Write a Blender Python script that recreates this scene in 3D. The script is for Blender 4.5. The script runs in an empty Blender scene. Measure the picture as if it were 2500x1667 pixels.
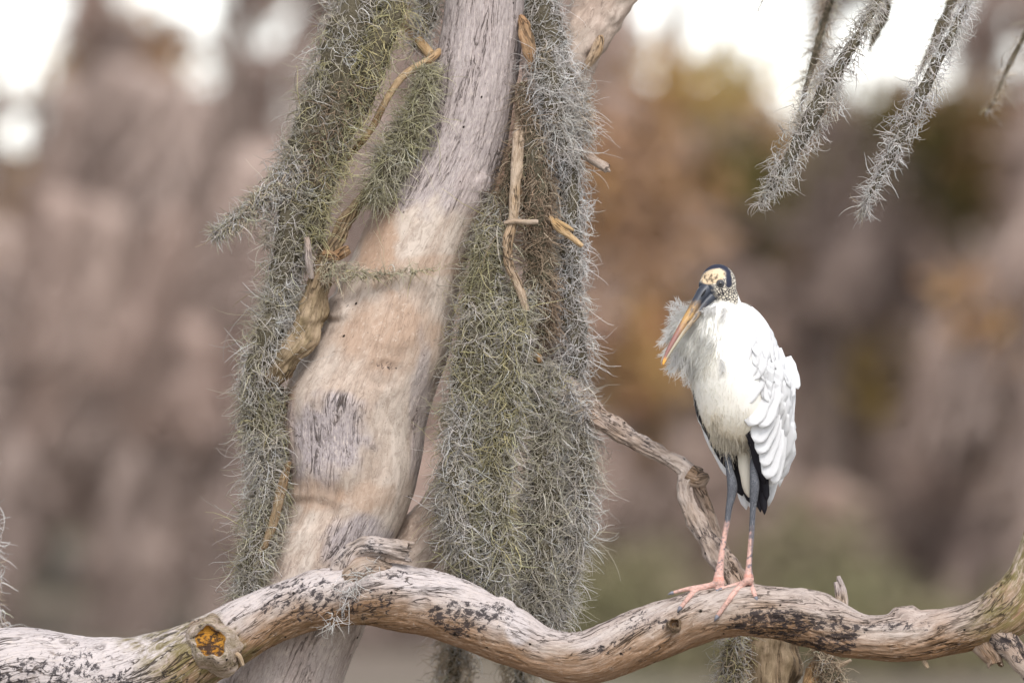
import bpy, math, random
import numpy as np
from mathutils import Vector

random.seed(7); RNG = np.random.default_rng(11)
SC = bpy.context.scene
COL = SC.collection
D, CAMZ = 20.0, 2.2                       # metres to the perch; height of the lens over the swamp floor

# ------------------------------------------------------------------ camera, sky, sun, exposure
cam = bpy.data.cameras.new('camera'); camo = bpy.data.objects.new('camera', cam); COL.objects.link(camo)
camo.location = (0, -D, CAMZ); camo.rotation_euler = (math.radians(90), 0, 0)
cam.sensor_width = 36; cam.lens = 36 * D / 2.5
cam.clip_start = 0.5; cam.clip_end = 2000
cam.dof.use_dof = True; cam.dof.focus_distance = D + 0.01; cam.dof.aperture_fstop = 1.95
SC.camera = camo
SUN_EL, SUN_AZ = 48, 168                  # azimuth measured clockwise from +Y (the view direction): right and a little towards the camera
w = bpy.data.worlds.new('World'); SC.world = w; w.use_nodes = True
nt = w.node_tree; nt.nodes.clear()
sky = nt.nodes.new('ShaderNodeTexSky'); sky.sky_type = 'NISHITA'; sky.sun_disc = False
sky.sun_elevation = math.radians(SUN_EL); sky.sun_rotation = math.radians(SUN_AZ)
sky.air_density = 1.0; sky.dust_density = 0.4; sky.ozone_density = 1.0
hs = nt.nodes.new('ShaderNodeHueSaturation'); hs.inputs['Saturation'].default_value = 0.22   # thin white overcast
bg = nt.nodes.new('ShaderNodeBackground'); bg.inputs['Strength'].default_value = 0.15
wo = nt.nodes.new('ShaderNodeOutputWorld')
nt.links.new(sky.outputs[0], hs.inputs['Color']); nt.links.new(hs.outputs[0], bg.inputs['Color']); nt.links.new(bg.outputs[0], wo.inputs['Surface'])
sun = bpy.data.lights.new('sun', 'SUN'); sun.energy = 1.5; sun.angle = math.radians(20); sun.color = (1.0, 0.95, 0.88)
suno = bpy.data.objects.new('sun', sun); COL.objects.link(suno)
_e, _a = math.radians(SUN_EL), math.radians(SUN_AZ)
sdir = Vector((math.sin(_a) * math.cos(_e), math.cos(_a) * math.cos(_e), math.sin(_e)))
suno.rotation_euler = (-sdir).to_track_quat('-Z', 'Y').to_euler(); suno.location = (6, -8, 14)
SC.view_settings.view_transform = 'Standard'; SC.view_settings.look = 'None'
SC.view_settings.exposure = 0.95; SC.view_settings.gamma = 1.0; SC.view_settings.use_curve_mapping = False
SC.cycles.use_denoising = True
SC.cycles.max_bounces = 6; SC.cycles.diffuse_bounces = 3; SC.cycles.transmission_bounces = 4; SC.cycles.transparent_max_bounces = 8

# ------------------------------------------------------------------ maths helpers
K_ = 2500 / 2352.0
def P(px, py, y=0.0):                     # photo pixel (2500 wide) + depth behind the perch -> world point
    s = (D + y) / D / 1000.0
    return np.array([(px - 1250) * s, y, CAMZ + (833.5 - py) * s])
def Q(x, y, d=0.0):                       # same, for coordinates read off the 2352-wide view
    return P(x * K_, y * K_, d)
def toQ(V):                               # world -> 2352-wide view coordinates
    s = D / (D + V[:, 1])
    return np.stack([(V[:, 0] * s * 1000 + 1250) / K_, (833.5 - (V[:, 2] - CAMZ) * s * 1000) / K_], 1)
_perm = np.random.default_rng(3).permutation(256); _perm = np.concatenate([_perm, _perm, _perm])
_grad = np.random.default_rng(5).normal(size=(256, 3)); _grad /= np.linalg.norm(_grad, axis=1)[:, None]
def perlin(p):
    p = np.asarray(p, float); i = np.floor(p).astype(int); f = p - i; u = f * f * f * (f * (f * 6 - 15) + 10); i &= 255
    r = 0
    for a in (0, 1):
        wx = u[:, 0] if a else 1 - u[:, 0]
        for b in (0, 1):
            wy = u[:, 1] if b else 1 - u[:, 1]
            for c in (0, 1):
                wz = u[:, 2] if c else 1 - u[:, 2]
                h = _perm[_perm[_perm[i[:, 0] + a] + i[:, 1] + b] + i[:, 2] + c]
                r = r + wx * wy * wz * np.einsum('ij,ij->i', _grad[h], f - np.array([a, b, c]))
    return r * 1.6
def fbm(p, o=4):
    p = np.asarray(p, float); r = 0; a = 1.0
    for k in range(o): r = r + a * perlin(p * 2 ** k + 17.3 * k); a *= 0.5
    return r
def unit(v): return v / np.maximum(np.linalg.norm(v, axis=-1, keepdims=True), 1e-9)
def sstep(a, b, x): t = np.clip((x - a) / (b - a), 0, 1); return t * t * (3 - 2 * t)
def blob(xy, cx, cy, rx, ry, n=0.0): return 1 - sstep(0.6, 1.15, np.hypot((xy[:, 0] - cx) / rx, (xy[:, 1] - cy) / ry) + n)
def spline(pts, n):                       # Catmull-Rom through control rows, resampled evenly by length (first 3 columns)
    pts = np.asarray(pts, float); q = np.vstack([2 * pts[0] - pts[1], pts, 2 * pts[-1] - pts[-2]]); out = []
    for i in range(1, len(q) - 2):
        p0, p1, p2, p3 = q[i - 1], q[i], q[i + 1], q[i + 2]
        t = np.linspace(0, 1, 24, endpoint=False)[:, None]
        out.append(.5 * (2 * p1 + (p2 - p0) * t + (2 * p0 - 5 * p1 + 4 * p2 - p3) * t ** 2 + (3 * p1 - p0 - 3 * p2 + p3) * t ** 3))
    out.append(pts[-1:]); c = np.vstack(out)
    s = np.concatenate([[0], np.cumsum(np.linalg.norm(np.diff(c[:, :3], axis=0), axis=1))])
    ss = np.linspace(0, s[-1], n)
    return np.stack([np.interp(ss, s, c[:, k]) for k in range(c.shape[1])], 1), ss

# ------------------------------------------------------------------ object helpers
def tag(o, label=None, cat=None, group=None, kind=None):
    if label: o['label'] = label
    if cat: o['category'] = cat
    if group: o['group'] = group
    if kind: o['kind'] = kind
    return o
def empty(name, loc=(0, 0, 0)):
    o = bpy.data.objects.new(name, None); COL.objects.link(o); o.location = loc; o.empty_display_size = 0.1
    return o
def mesh_data(name, V, F, smooth=True, col=None, grain=None, mask=None):
    V = np.asarray(V, np.float32); me = bpy.data.meshes.new(name)
    Fs = [np.asarray(f, np.int32) for f in (F if isinstance(F, (list, tuple)) else [F]) if len(f)]
    me.vertices.add(len(V)); me.vertices.foreach_set('co', V.ravel())
    nl = sum(f.size for f in Fs); npoly = sum(len(f) for f in Fs)
    me.loops.add(nl); me.polygons.add(npoly)
    me.loops.foreach_set('vertex_index', np.concatenate([f.ravel() for f in Fs]))
    tot = np.concatenate([np.full(len(f), f.shape[1], np.int32) for f in Fs])
    me.polygons.foreach_set('loop_start', np.concatenate([[0], np.cumsum(tot)[:-1]]).astype(np.int32))
    me.update(calc_edges=True); me.validate()
    me.polygons.foreach_set('use_smooth', np.full(len(me.polygons), smooth, bool))
    for nm, arr in (('col', col), ('mask', mask)):
        if arr is not None:
            arr = np.asarray(arr, np.float32)
            if arr.shape[1] == 3: arr = np.hstack([arr, np.ones((len(arr), 1), np.float32)])
            a = me.attributes.new(nm, 'FLOAT_COLOR', 'POINT'); a.data.foreach_set('color', arr.ravel())
    if grain is not None:
        a = me.attributes.new('grain', 'FLOAT_VECTOR', 'POINT'); a.data.foreach_set('vector', np.asarray(grain, np.float32).ravel())
    return me
def link(name, me, mat, parent=None):
    o = bpy.data.objects.new(name, me); COL.objects.link(o)
    if mat and not me.materials: me.materials.append(mat)
    if parent:
        o.parent = parent; o.matrix_parent_inverse = parent.matrix_basis.inverted()
    return o
def merge(parts):                          # [(V, [F...], extras...)] -> one
    Vs, Fs, Xs, off = [], {}, None, 0
    for p in parts:
        V, F = p[0], p[1]; Vs.append(V)
        for f in (F if isinstance(F, list) else [F]):
            if len(f): Fs.setdefault(f.shape[1], []).append(f + off)
        if Xs is None: Xs = [[] for _ in p[2:]]
        for k, x in enumerate(p[2:]): Xs[k].append(x)
        off += len(V)
    return (np.vstack(Vs), [np.vstack(v) for v in Fs.values()]) + tuple(np.vstack(x) for x in (Xs or []))
def sweep(ctrl, n, seg, horiz=False, disp=None, hollow=0.0, ey=1.0):
    """tube along ctrl rows (x,y,z,r); returns V, [quads, tris], grain, info(theta, s, R per vertex)"""
    c, s = spline(ctrl, n); p, r = c[:, :3], np.maximum(c[:, 3], 1e-4)
    T = unit(np.gradient(p, axis=0))
    if horiz:
        e1 = np.tile([1., 0, 0], (n, 1)); e2 = np.tile([0, 1., 0], (n, 1))
    else:
        e1 = np.zeros((n, 3)); ref = np.array([0, 1., 0]); a = np.cross(ref, T[0])
        a = a if np.linalg.norm(a) > .2 else np.cross([1., 0, 0], T[0]); a = unit(a); e1[0] = a
        for i in range(1, n):
            a = a - T[i] * np.dot(a, T[i]); a = a / np.linalg.norm(a); e1[i] = a
        e2 = np.cross(T, e1)
    th = np.linspace(0, 2 * math.pi, seg, endpoint=False)
    ct, st = np.cos(th), np.sin(th)
    dirs = e1[:, None] * ct[None, :, None] + e2[:, None] * st[None, :, None] * ey
    base = p[:, None] + dirs * r[:, None, None]
    R0 = float(np.median(r))
    gr = np.stack([np.broadcast_to(s[:, None], (n, seg)), np.broadcast_to(ct * R0, (n, seg)), np.broadcast_to(st * R0, (n, seg))], 2)
    V = base.reshape(-1, 3); G = gr.reshape(-1, 3); U = dirs.reshape(-1, 3)
    S = np.repeat(s, seg); Rv = np.repeat(r, seg)
    if disp is not None: V = V + U * disp(V, G, S, Rv)[:, None]
    if hollow:
        rm = V[-seg:]; V[-seg:] = rm + T[-1] * (fbm(rm * 70 + 5, 2) * r[-1] * .9)[:, None]
    i = np.arange(n - 1)[:, None] * seg; j = np.arange(seg)[None]; k = (j + 1) % seg
    quads = [np.stack([i + j, i + k, i + seg + k, i + seg + j], 2).reshape(-1, 4)]
    Vx, Gx = [V], [G]; nv = len(V); last = np.arange((n - 1) * seg, n * seg)
    if hollow:
        for fr, back in ((.72, 0.0), (.62, hollow * .5), (.35, hollow)):
            rim = V[(n - 1) * seg:n * seg]; ring = p[-1] + (rim - p[-1]) * fr - T[-1] * back; Vx.append(ring); Gx.append(G[(n - 1) * seg:n * seg])
            new = np.arange(nv, nv + seg); nv += seg
            quads.append(np.stack([last, np.roll(last, -1), np.roll(new, -1), new], 1)); last = new
    tris = []
    for ring, flip in ((np.arange(seg), 1), (last, 0)):
        cen = np.vstack(Vx)[ring].mean(0); Vx.append(cen[None]); Gx.append(np.vstack(Gx)[ring[:1]]); ci = nv; nv += 1
        t = np.stack([ring, np.roll(ring, -1), np.full(seg, ci)], 1); tris.append(t[:, ::-1] if flip else t)
    return np.vstack(Vx), [np.vstack(quads), np.vstack(tris)], np.vstack(Gx)
def strands(pts, rad, col, sides=3):
    """pts (M,K,3), rad (M,K), col (M,3) -> thin tapered fibres"""
    M, K = pts.shape[:2]
    T = unit(np.gradient(pts, axis=1)); ref = np.where(np.abs(T[..., 1:2]) > .9, np.array([1., 0, 0]), np.array([0, 1., 0]))
    a = unit(np.cross(T, ref)); b = np.cross(T, a)
    th = np.linspace(0, 2 * math.pi, sides, endpoint=False)
    V = pts[:, :, None] + (a[:, :, None] * np.cos(th)[None, None, :, None] + b[:, :, None] * np.sin(th)[None, None, :, None]) * rad[:, :, None, None]
    m = np.arange(M)[:, None, None] * K * sides; k = np.arange(K - 1)[None, :, None] * sides; j = np.arange(sides)[None, None]; j2 = (j + 1) % sides
    F = np.stack([m + k + j, m + k + j2, m + k + sides + j2, m + k + sides + j], 3).reshape(-1, 4)
    C = np.repeat(col, K * sides, axis=0)
    return V.reshape(-1, 3), [F], C
def curl(start, d0, L, K, bend, jit, grav, rng):
    M = len(start); pts = np.zeros((M, K, 3)); pts[:, 0] = start; d = unit(d0)
    ax = unit(rng.normal(size=(M, 3))); ang = rng.normal(0, bend, (M, 1)) / (K - 1)
    for k in range(1, K):
        d = unit(d + np.cross(ax, d) * ang + rng.normal(0, jit, (M, 3)) + np.array([0, 0, -grav]))
        pts[:, k] = pts[:, k - 1] + d * (L / (K - 1))[:, None]
    return pts

# ------------------------------------------------------------------ shader helpers
class NG:
    def __init__(s, name):
        s.m = bpy.data.materials.new(name); s.m.use_nodes = True; s.t = s.m.node_tree; s.t.nodes.clear()
        s.out = s.t.nodes.new('ShaderNodeOutputMaterial')
    def n(s, typ, props=None, **inp):
        nd = s.t.nodes.new('ShaderNode' + typ)
        for k, v in (props or {}).items(): setattr(nd, k, v)
        for k, v in inp.items(): s.set(nd, k, v)
        return nd
    def set(s, nd, k, v):
        k = int(k[1:]) if (k[0] == 'i' and k[1:].isdigit()) else k.replace('_', ' ')
        i = nd.inputs[k]
        if hasattr(v, 'is_output') or isinstance(v, bpy.types.NodeSocket): s.t.links.new(v, i)
        else:
            if i.type == 'RGBA' and not isinstance(v, float) and len(v) == 3: v = (*v, 1)
            i.default_value = v
    def attr(s, name): return s.n('Attribute', {'attribute_name': name})
    def math(s, op, a, b=0.0, clamp=False): return s.n('Math', {'operation': op, 'use_clamp': clamp}, i0=a, i1=b).outputs[0]
    def mix(s, f, a, b, mode='MIX'):
        nd = s.t.nodes.new('ShaderNodeMix'); nd.data_type = 'RGBA'; nd.blend_type = mode
        for i, v in ((0, f), (6, a), (7, b)):
            if isinstance(v, bpy.types.NodeSocket): s.t.links.new(v, nd.inputs[i])
            else: nd.inputs[i].default_value = v if i == 0 else (*v[:3], 1)
        return nd.outputs[2]
    def scale(s, vec, sx, sy, sz):
        return s.n('Mapping', None, Vector=vec, Scale=(sx, sy, sz)).outputs[0]
    def noise(s, vec, sc=1.0, det=4.0, rough=.55, dist=0.0):
        return s.n('TexNoise', None, Vector=vec, Scale=sc, Detail=det, Roughness=rough, Distortion=dist).outputs[0]
    def step(s, a, b, v):
        return s.n('MapRange', {'interpolation_type': 'SMOOTHSTEP'}, Value=v, From_Min=a, From_Max=b).outputs[0]
    def finish(s, col, rough=.8, bump=None, bs=.4, bd=.002, trans=0.0, spec=.3, sheen=0.0, sss=0.0):
        p = s.n('BsdfPrincipled', None, Base_Color=col, Roughness=rough)
        p.inputs['Specular IOR Level'].default_value = spec
        if sheen: p.inputs['Sheen Weight'].default_value = sheen
        if sss:
            p.inputs['Subsurface Weight'].default_value = sss; p.inputs['Subsurface Radius'].default_value = (.01, .008, .006); p.inputs['Subsurface Scale'].default_value = .5
        if bump is not None:
            b = s.n('Bump', None, Height=bump, Strength=bs, Distance=bd); s.t.links.new(b.outputs[0], p.inputs['Normal'])
        o = p.outputs[0]
        if trans:
            t = s.n('BsdfTranslucent', None, Color=col); mx = s.n('MixShader', None, Fac=trans)
            s.t.links.new(o, mx.inputs[1]); s.t.links.new(t.outputs[0], mx.inputs[2]); o = mx.outputs[0]
        s.t.links.new(o, s.out.inputs['Surface']); return s.m

def wood(name, silver, tan, ckr=1.0, al=1.0, spk=.5, fw=1.0, lav=(.40, .35, .37), warm=(.45, .25, .13), lichen=(.16, .13, .05), fine=1.0, mold=.0, holes=True):
    g = NG(name); G = g.attr('grain').outputs['Vector']; mk = g.attr('mask'); sep = g.n('SeparateColor', None, Color=mk.outputs['Color'])
    R, Gc, B = sep.outputs[0], sep.outputs[1], sep.outputs[2]; A = mk.outputs['Alpha']
    big = g.noise(g.scale(G, 4, 14, 14), 1, 4, .6, .6)
    mid = g.noise(g.scale(G, 14 * al, 60, 60), 1, 6, .7, .8)
    fin = g.noise(g.scale(G, 26 * fine * al, 300 * fine, 300 * fine), 1, 5, .7, .6)
    c = g.mix(g.step(.34, .66, big), silver, tan)
    c = g.mix(g.math('MULTIPLY', g.step(.42, .66, mid), .6), c, tuple(x * .60 for x in tan))
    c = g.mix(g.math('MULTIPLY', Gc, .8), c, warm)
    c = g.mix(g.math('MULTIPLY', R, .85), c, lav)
    c = g.mix(g.math('MULTIPLY', A, g.step(.35, .6, mid)), c, lichen)
    if fw < 1: fin = g.math('ADD', .5, g.math('MULTIPLY', g.math('SUBTRACT', fin, .5), g.math('ADD', fw, g.math('MULTIPLY', R, 1.15 - fw))))
    # long grain: pale and dark fibres
    c = g.mix(g.math('MULTIPLY', g.step(.5, .72, fin), .45), c, tuple(min(1, x * 1.45) for x in silver))
    c = g.mix(g.math('MULTIPLY', g.step(.50, .30, fin), g.math('ADD', .42, g.math('MULTIPLY', R, .35))), c, tuple(x * .30 for x in tan))
    c = g.mix(g.math('MULTIPLY', g.step(.56, .68, g.noise(g.scale(G, 60, 75, 75), 1, 5, .75, .4)), .35), c, tuple(min(.8, x * 1.35) for x in silver))
    c = g.mix(g.math('MULTIPLY', g.step(.60, .70, g.noise(g.scale(G, 120, 170, 170), 1, 4, .7)), spk), c, tuple(x * .28 for x in tan))
    # dry cracks that follow the grain
    cr = g.noise(g.scale(G, 7, 46, 46), 1, 3, .6, 1.2)
    crack = g.math('MULTIPLY', g.step(.030, .008, g.math('ABSOLUTE', g.math('SUBTRACT', cr, .5))), g.step(.45, .6, big))
    if ckr < 1: crack = g.math('MULTIPLY', crack, g.math('ADD', ckr, g.math('MULTIPLY', R, 1 - ckr)))
    c = g.mix(g.math('MULTIPLY', crack, .85), c, (.035, .022, .015))
    # black mould flecks, thick where the mask says so
    ml = g.noise(g.scale(G, 55, 85, 85), 1, 6, .75, .5)
    thr = g.math('SUBTRACT', .72 - mold, g.math('MULTIPLY', B, .24))
    fleck = g.math('MULTIPLY', g.math('SUBTRACT', ml, thr), 14.0, True)
    c = g.mix(g.math('MULTIPLY', fleck, .9), c, (.022, .018, .022))
    h = g.math('ADD', g.math('MULTIPLY', fin, .6), g.math('MULTIPLY', mid, .5)); h = g.math('SUBTRACT', h, g.math('MULTIPLY', crack, 1.2))
    if holes:                              # beetle bore holes
        v = g.n('TexVoronoi', None, Vector=g.scale(G, 22, 22, 22), Scale=1.0, Randomness=1.0)
        sp = g.n('SeparateColor', None, Color=v.outputs['Color'])
        hole = g.math('MULTIPLY', g.step(.085, .055, v.outputs['Distance']), g.step(.62, .64, sp.outputs[0]))
        c = g.mix(hole, c, (.02, .014, .01)); h = g.math('SUBTRACT', h, g.math('MULTIPLY', hole, 1.5))
    return g.finish(c, .82, h, .9, .005, spec=.2)

M_TRUNK = wood('weathered_trunk_wood', (.54, .46, .40), (.42, .325, .265), warm=(.38, .245, .165), lav=(.37, .325, .34), mold=-.03, ckr=.12, al=2.2, spk=.7, fw=.45)
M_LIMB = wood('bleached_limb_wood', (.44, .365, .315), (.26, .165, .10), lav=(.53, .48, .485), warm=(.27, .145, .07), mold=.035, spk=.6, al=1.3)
M_TWIG = wood('dry_twig_wood', (.52, .42, .33), (.34, .23, .13), holes=False, fine=1.6)
M_BROWN = wood('rotten_brown_wood', (.31, .24, .16), (.15, .10, .055), holes=False, al=1.4)
M_GOLD = wood('split_golden_wood', (.56, .42, .26), (.40, .25, .11), holes=False, fine=1.6)
def m_moss(name, gain=1.0):
    g = NG(name); c = g.attr('col').outputs['Color']; ob = g.n('TexCoord').outputs['Object']
    n = g.noise(ob, 9, 3)
    c = g.mix(g.math('MULTIPLY', g.step(.4, .65, n), .25), c, (.36, .32, .22))
    return g.finish(c, .85, trans=.38, spec=.15)
M_MOSS = m_moss('spanish_moss_fibre')
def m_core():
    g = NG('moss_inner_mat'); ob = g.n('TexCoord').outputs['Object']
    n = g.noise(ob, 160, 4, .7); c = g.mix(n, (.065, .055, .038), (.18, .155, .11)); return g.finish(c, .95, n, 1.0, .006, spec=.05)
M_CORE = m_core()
def plain(name, col, rough=.7, nsc=40., var=.35, bump=0, spec=.3, trans=0., sss=0.):
    g = NG(name); ob = g.n('TexCoord').outputs['Object']; n = g.noise(ob, nsc, 4)
    c = g.mix(n, tuple(x * (1 - var) for x in col), tuple(min(.95, x * (1 + var)) for x in col))
    return g.finish(c, rough, n if bump else None, .5, bump, trans, spec, sss=sss)

# ------------------------------------------------------------------ terrain
def ground():
    n = 90; xs = np.sign(np.linspace(-1, 1, n)) * np.abs(np.linspace(-1, 1, n)) ** 2.2 * 700
    ys = -60 + (np.linspace(0, 1, n) ** 2.0) * 1200
    X, Y = np.meshgrid(xs, ys); Z = fbm(np.stack([X.ravel() * .12, Y.ravel() * .12, 0 * X.ravel()], 1), 3) * .12 - .05
    V = np.stack([X.ravel(), Y.ravel(), Z], 1); i = np.arange(n - 1)[:, None] * n; j = np.arange(n - 1)[None]
    F = np.stack([i + j, i + j + 1, i + n + j + 1, i + n + j], 2).reshape(-1, 4)
    g = NG('swamp_floor'); ob = g.n('TexCoord').outputs['Object']; a = g.noise(ob, .5, 5); b = g.noise(ob, 4, 5)
    c = g.mix(g.step(.4, .62, a), (.17, .135, .115), (.13, .125, .07)); c = g.mix(g.math('MULTIPLY', b, .5), c, (.22, .18, .15))
    o = link('ground', mesh_data('ground', V, F), g.finish(c, .95, b, .6, .05)); tag(o, 'brown leaf-littered swamp floor with patches of green', kind='structure')
    return o
ground()

# ------------------------------------------------------------------ woods behind the perch (far out of focus)
def obj_tint(name, cols, rough=.9, trans=.2):
    g = NG(name); oi = g.n('ObjectInfo').outputs['Random']; ob = g.n('TexCoord').outputs['Object']
    r = g.n('ValToRGB', None, Fac=oi); e = r.color_ramp.elements
    e[0].color = (*cols[0], 1); e[1].color = (*cols[-1], 1)
    for k, cc in enumerate(cols[1:-1]): x = e.new((k + 1) / (len(cols) - 1)); x.color = (*cc, 1)
    n = g.noise(ob, 2.5, 4, .6); c = g.mix(g.math('MULTIPLY', n, .35), r.outputs[0], (.14, .11, .09))
    return g.finish(c, rough, trans=trans, spec=.1)
M_FMOSS = obj_tint('far_moss', [(.51, .375, .325), (.58, .455, .405), (.43, .335, .30), (.62, .485, .43), (.55, .39, .325)])
M_RUST = obj_tint('rust_foliage', [(.52, .29, .12), (.58, .37, .15), (.50, .25, .15), (.52, .38, .13), (.52, .32, .22)])
M_OLIVE = obj_tint('olive_foliage', [(.17, .16, .05), (.24, .20, .07), (.14, .15, .045)])
M_FTRUNK = plain('far_bark', (.19, .145, .125), .9, 6, .4)
rb = np.random.default_rng(21)
def drape_mesh(k):                          # a hanging beard of moss, about 1 m long, pointing down -Z
    parts = []
    for q in range(3):
        ph = rb.uniform(0, 6.28); wob = rb.uniform(.03, .09)
        ctrl = [(math.cos(ph) * .06 + wob * math.sin(3 * t + ph), math.sin(ph) * .06 + wob * math.cos(2.5 * t + ph), -t * rb.uniform(.92, 1.0), .115 * (1 - .75 * t) * (.6 + .4 * min(1, t * 6))) for t in np.linspace(0, 1, 6)]
        V, F, G = sweep(ctrl, 12, 7, disp=lambda V, G, S, R: fbm(V * 9 + k * 3.1 + q, 2) * R * .7); parts.append((V, F))
    n = 120; t = rb.uniform(0, 1, n); ph = rb.uniform(0, 6.28, n); rr = .16 * (1 - .6 * t)
    st = np.stack([np.cos(ph) * rr, np.sin(ph) * rr, -t], 1)
    pts = curl(st, np.stack([np.cos(ph) * .5, np.sin(ph) * .5, -np.ones(n)], 1), rb.uniform(.12, .3, n), 4, 1.0, .2, .1, rb)
    rad = np.array([.013, .012, .009, .003])[None] * rb.uniform(.7, 1.3, (n, 1))
    V, F, C = strands(pts, rad, np.zeros((n, 3))); parts.append((V, F))
    V, F = merge(parts); return mesh_data('moss_drape', V, F)
def spray_mesh(k):                          # an airy spray of leaves, about 0.8 m across
    n = 330; c = rb.normal(size=(n, 3)) * np.array([.26, .26, .17]); c += 0.12 * np.sin(c[:, ::-1] * 9 + k)
    u = unit(rb.normal(size=(n, 3))); v = unit(np.cross(u, rb.normal(size=(n, 3)))); L = rb.uniform(.045, .10, (n, 1)); Wd = L * .45
    V = np.stack([c - u * L, c + v * Wd, c + u * L, c - v * Wd + np.cross(u, v) * L * .2], 1).reshape(-1, 3)
    return mesh_data('leaf_spray', V, np.arange(n * 4).reshape(-1, 4), smooth=False)
DR = [drape_mesh(k) for k in range(7)]; SPR = [spray_mesh(k) for k in range(6)]
def proj(x, y, z): s = D / (D + y) * 1000; return ((x * s + 1250) / K_, (833.5 - (z - CAMZ) * s) / K_)
HOLES = [(30, 90, 80, 130), (430, 40, 80, 75), (680, 10, 60, 60), (110, 215, 30, 45), (330, 10, 30, 40), (660, 290, 30, 40), (1755, 65, 150, 100), (1690, 135, 90, 65), (1835, 225, 78, 100), (1465, 140, 40, 44),
         (1555, 10, 40, 30), (1980, 130, 48, 75), (2320, 225, 45, 60), (2130, 215, 26, 55)]
def in_hole(px, py, pad=1.0): return any(((px - a) / (c * pad)) ** 2 + ((py - b) / (d * pad)) ** 2 < 1 for a, b, c, d in HOLES)
RUSTY = [(1450, 420, 210, 150), (1680, 380, 160, 150), (2200, 380, 150, 130), (1480, 960, 130, 130), (2330, 1190, 90, 140), (300, 190, 110, 70), (450, 215, 90, 60), (2000, 430, 150, 70), (2290, 690, 90, 70), (2000, 980, 60, 100), (200, 190, 40, 60), (1620, 250, 60, 40), (20, 560, 60, 60), (1750, 640, 60, 60), (90, 880, 30, 40)]
def in_rust(px, py): return any(((px - a) / c) ** 2 + ((py - b) / d) ** 2 < 1 for a, b, c, d in RUSTY)
DARK = [(290, 480, 32, 40), (385, 530, 45, 55), (240, 1150, 40, 60), (30, 480, 50, 45), (560, 1070, 50, 70), (50, 650, 30, 50), (2020, 910, 45, 60), (2150, 850, 35, 60), (2200, 1240, 30, 90), (1990, 1330, 60, 90), (1650, 720, 50, 45), (1420, 830, 40, 50), (2090, 1140, 50, 40), (2280, 1130, 30, 70), (350, 1300, 30, 40), (1910, 700, 50, 60), (2150, 690, 30, 45)]
def in_dark(px, py): return any(((px - a) / c) ** 2 + ((py - b) / d) ** 2 < 1 for a, b, c, d in DARK)
rt = random.Random(5)
def add_inst(name, me, mat, root, loc, scale, rot):
    o = link(name, me, mat, root); o.location = Vector(loc) - root.location; o.matrix_parent_inverse.identity(); o.scale = scale; o.rotation_euler = rot
    if name == 'leaf_spray': o['kind'] = 'stuff'
    return o
def far_tree(x, y, h, r, kind):
    root = empty('moss_hung_tree', (x, y, -.1))
    for z_ in np.arange(2.2, h, .15):           # a tree whose top would stand in a gap of the canopy is a shorter one
        if in_hole(*proj(x, y, z_), .85): h = z_ + .2; break
    ctrl = [(x + .12 * math.sin(t * 5 + x) * t, y, -.1 + t * h, r * (1.7 if t == 0 else 1) * (1 - .72 * t)) for t in np.linspace(0, 1, 7)]
    V, F, G = sweep(ctrl, 20, 10, disp=lambda V, G, S, R: fbm(V * 3, 2) * R * .25)
    V = V - np.array([x, y, -.1]); tr = link('trunk', mesh_data('trunk', V, F), M_FTRUNK); tr.parent = root
    z = .35 + rt.random() * .4; nd = ns = 0
    while z < min(h - .5, 8.2):
        a = rt.uniform(-.5, .5) + (0 if rt.random() < .5 else math.pi); L = rt.uniform(.8, 1.9) * (1 - .05 * z)
        d = (math.cos(a), math.sin(a) * .6)
        ex, ey_, ez = x + d[0] * L, y + d[1] * L, z + rt.uniform(.1, .5)
        mx_, my_ = proj((x + ex) / 2, y, z)
        if not (in_hole(mx_, my_, 1.1) or in_hole(*proj(ex, ey_, ez), 1.1)):
            V, F, G = sweep([(x - x, 0, z + .1, r * .38), (d[0] * L * .5, d[1] * L * .5, (z + ez) / 2 + .22, r * .25), (d[0] * L, d[1] * L, ez + .1, r * .08)], 8, 6)
            lb = link('limb', mesh_data('limb', V, F), M_FTRUNK); lb.parent = root
        for q in range(rt.randint(3, 5)):
            f = rt.uniform(.15, 1.05); px_, py_, pz_ = x + d[0] * L * f, y + d[1] * L * f + rt.uniform(-.15, .15), z + (ez - z) * f + .1
            ln = rt.uniform(.7, 1.5) * min(1.0, .25 + .5 * pz_)
            cx, cy = proj(px_ - .16 * ln, py_, pz_ - .45 * ln); tx, ty = proj(px_ - .33 * ln, py_, pz_ - .9 * ln); ux, uy = proj(px_, py_, pz_)
            if any(in_hole(ux + (tx - ux) * q_, uy + (ty - uy) * q_, 1.32) for q_ in (0, .2, .4, .6, .8, 1)) or in_dark(cx, cy): continue
            if in_rust(cx, cy) and rt.random() < .65:
                m = M_OLIVE if (cx > 1400 and 430 < cy < 600 and rt.random() < .6) else M_RUST
                for _ in range(2):
                    s = rt.uniform(.7, 1.2); me = SPR[rt.randrange(6)].copy(); me.materials.append(m)
                    add_inst('leaf_spray', me, m, root, (px_ + rt.uniform(-.3, .3), py_, pz_ - rt.uniform(0, .6)), (s, s, s), (rt.uniform(-.4, .4), rt.uniform(-.4, .4), rt.uniform(0, 6)))
                ns += 1; continue
            wd = rt.uniform(.9, 1.7)
            add_inst('moss_drape', DR[rt.randrange(7)], M_FMOSS, root, (px_, py_, pz_), (wd, wd, ln), (rt.uniform(-.1, .1), rt.uniform(.25, .5), rt.uniform(-.4, .4))); nd += 1
        z += rt.uniform(.28, .5)
    return root, ns
spots = []
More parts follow.
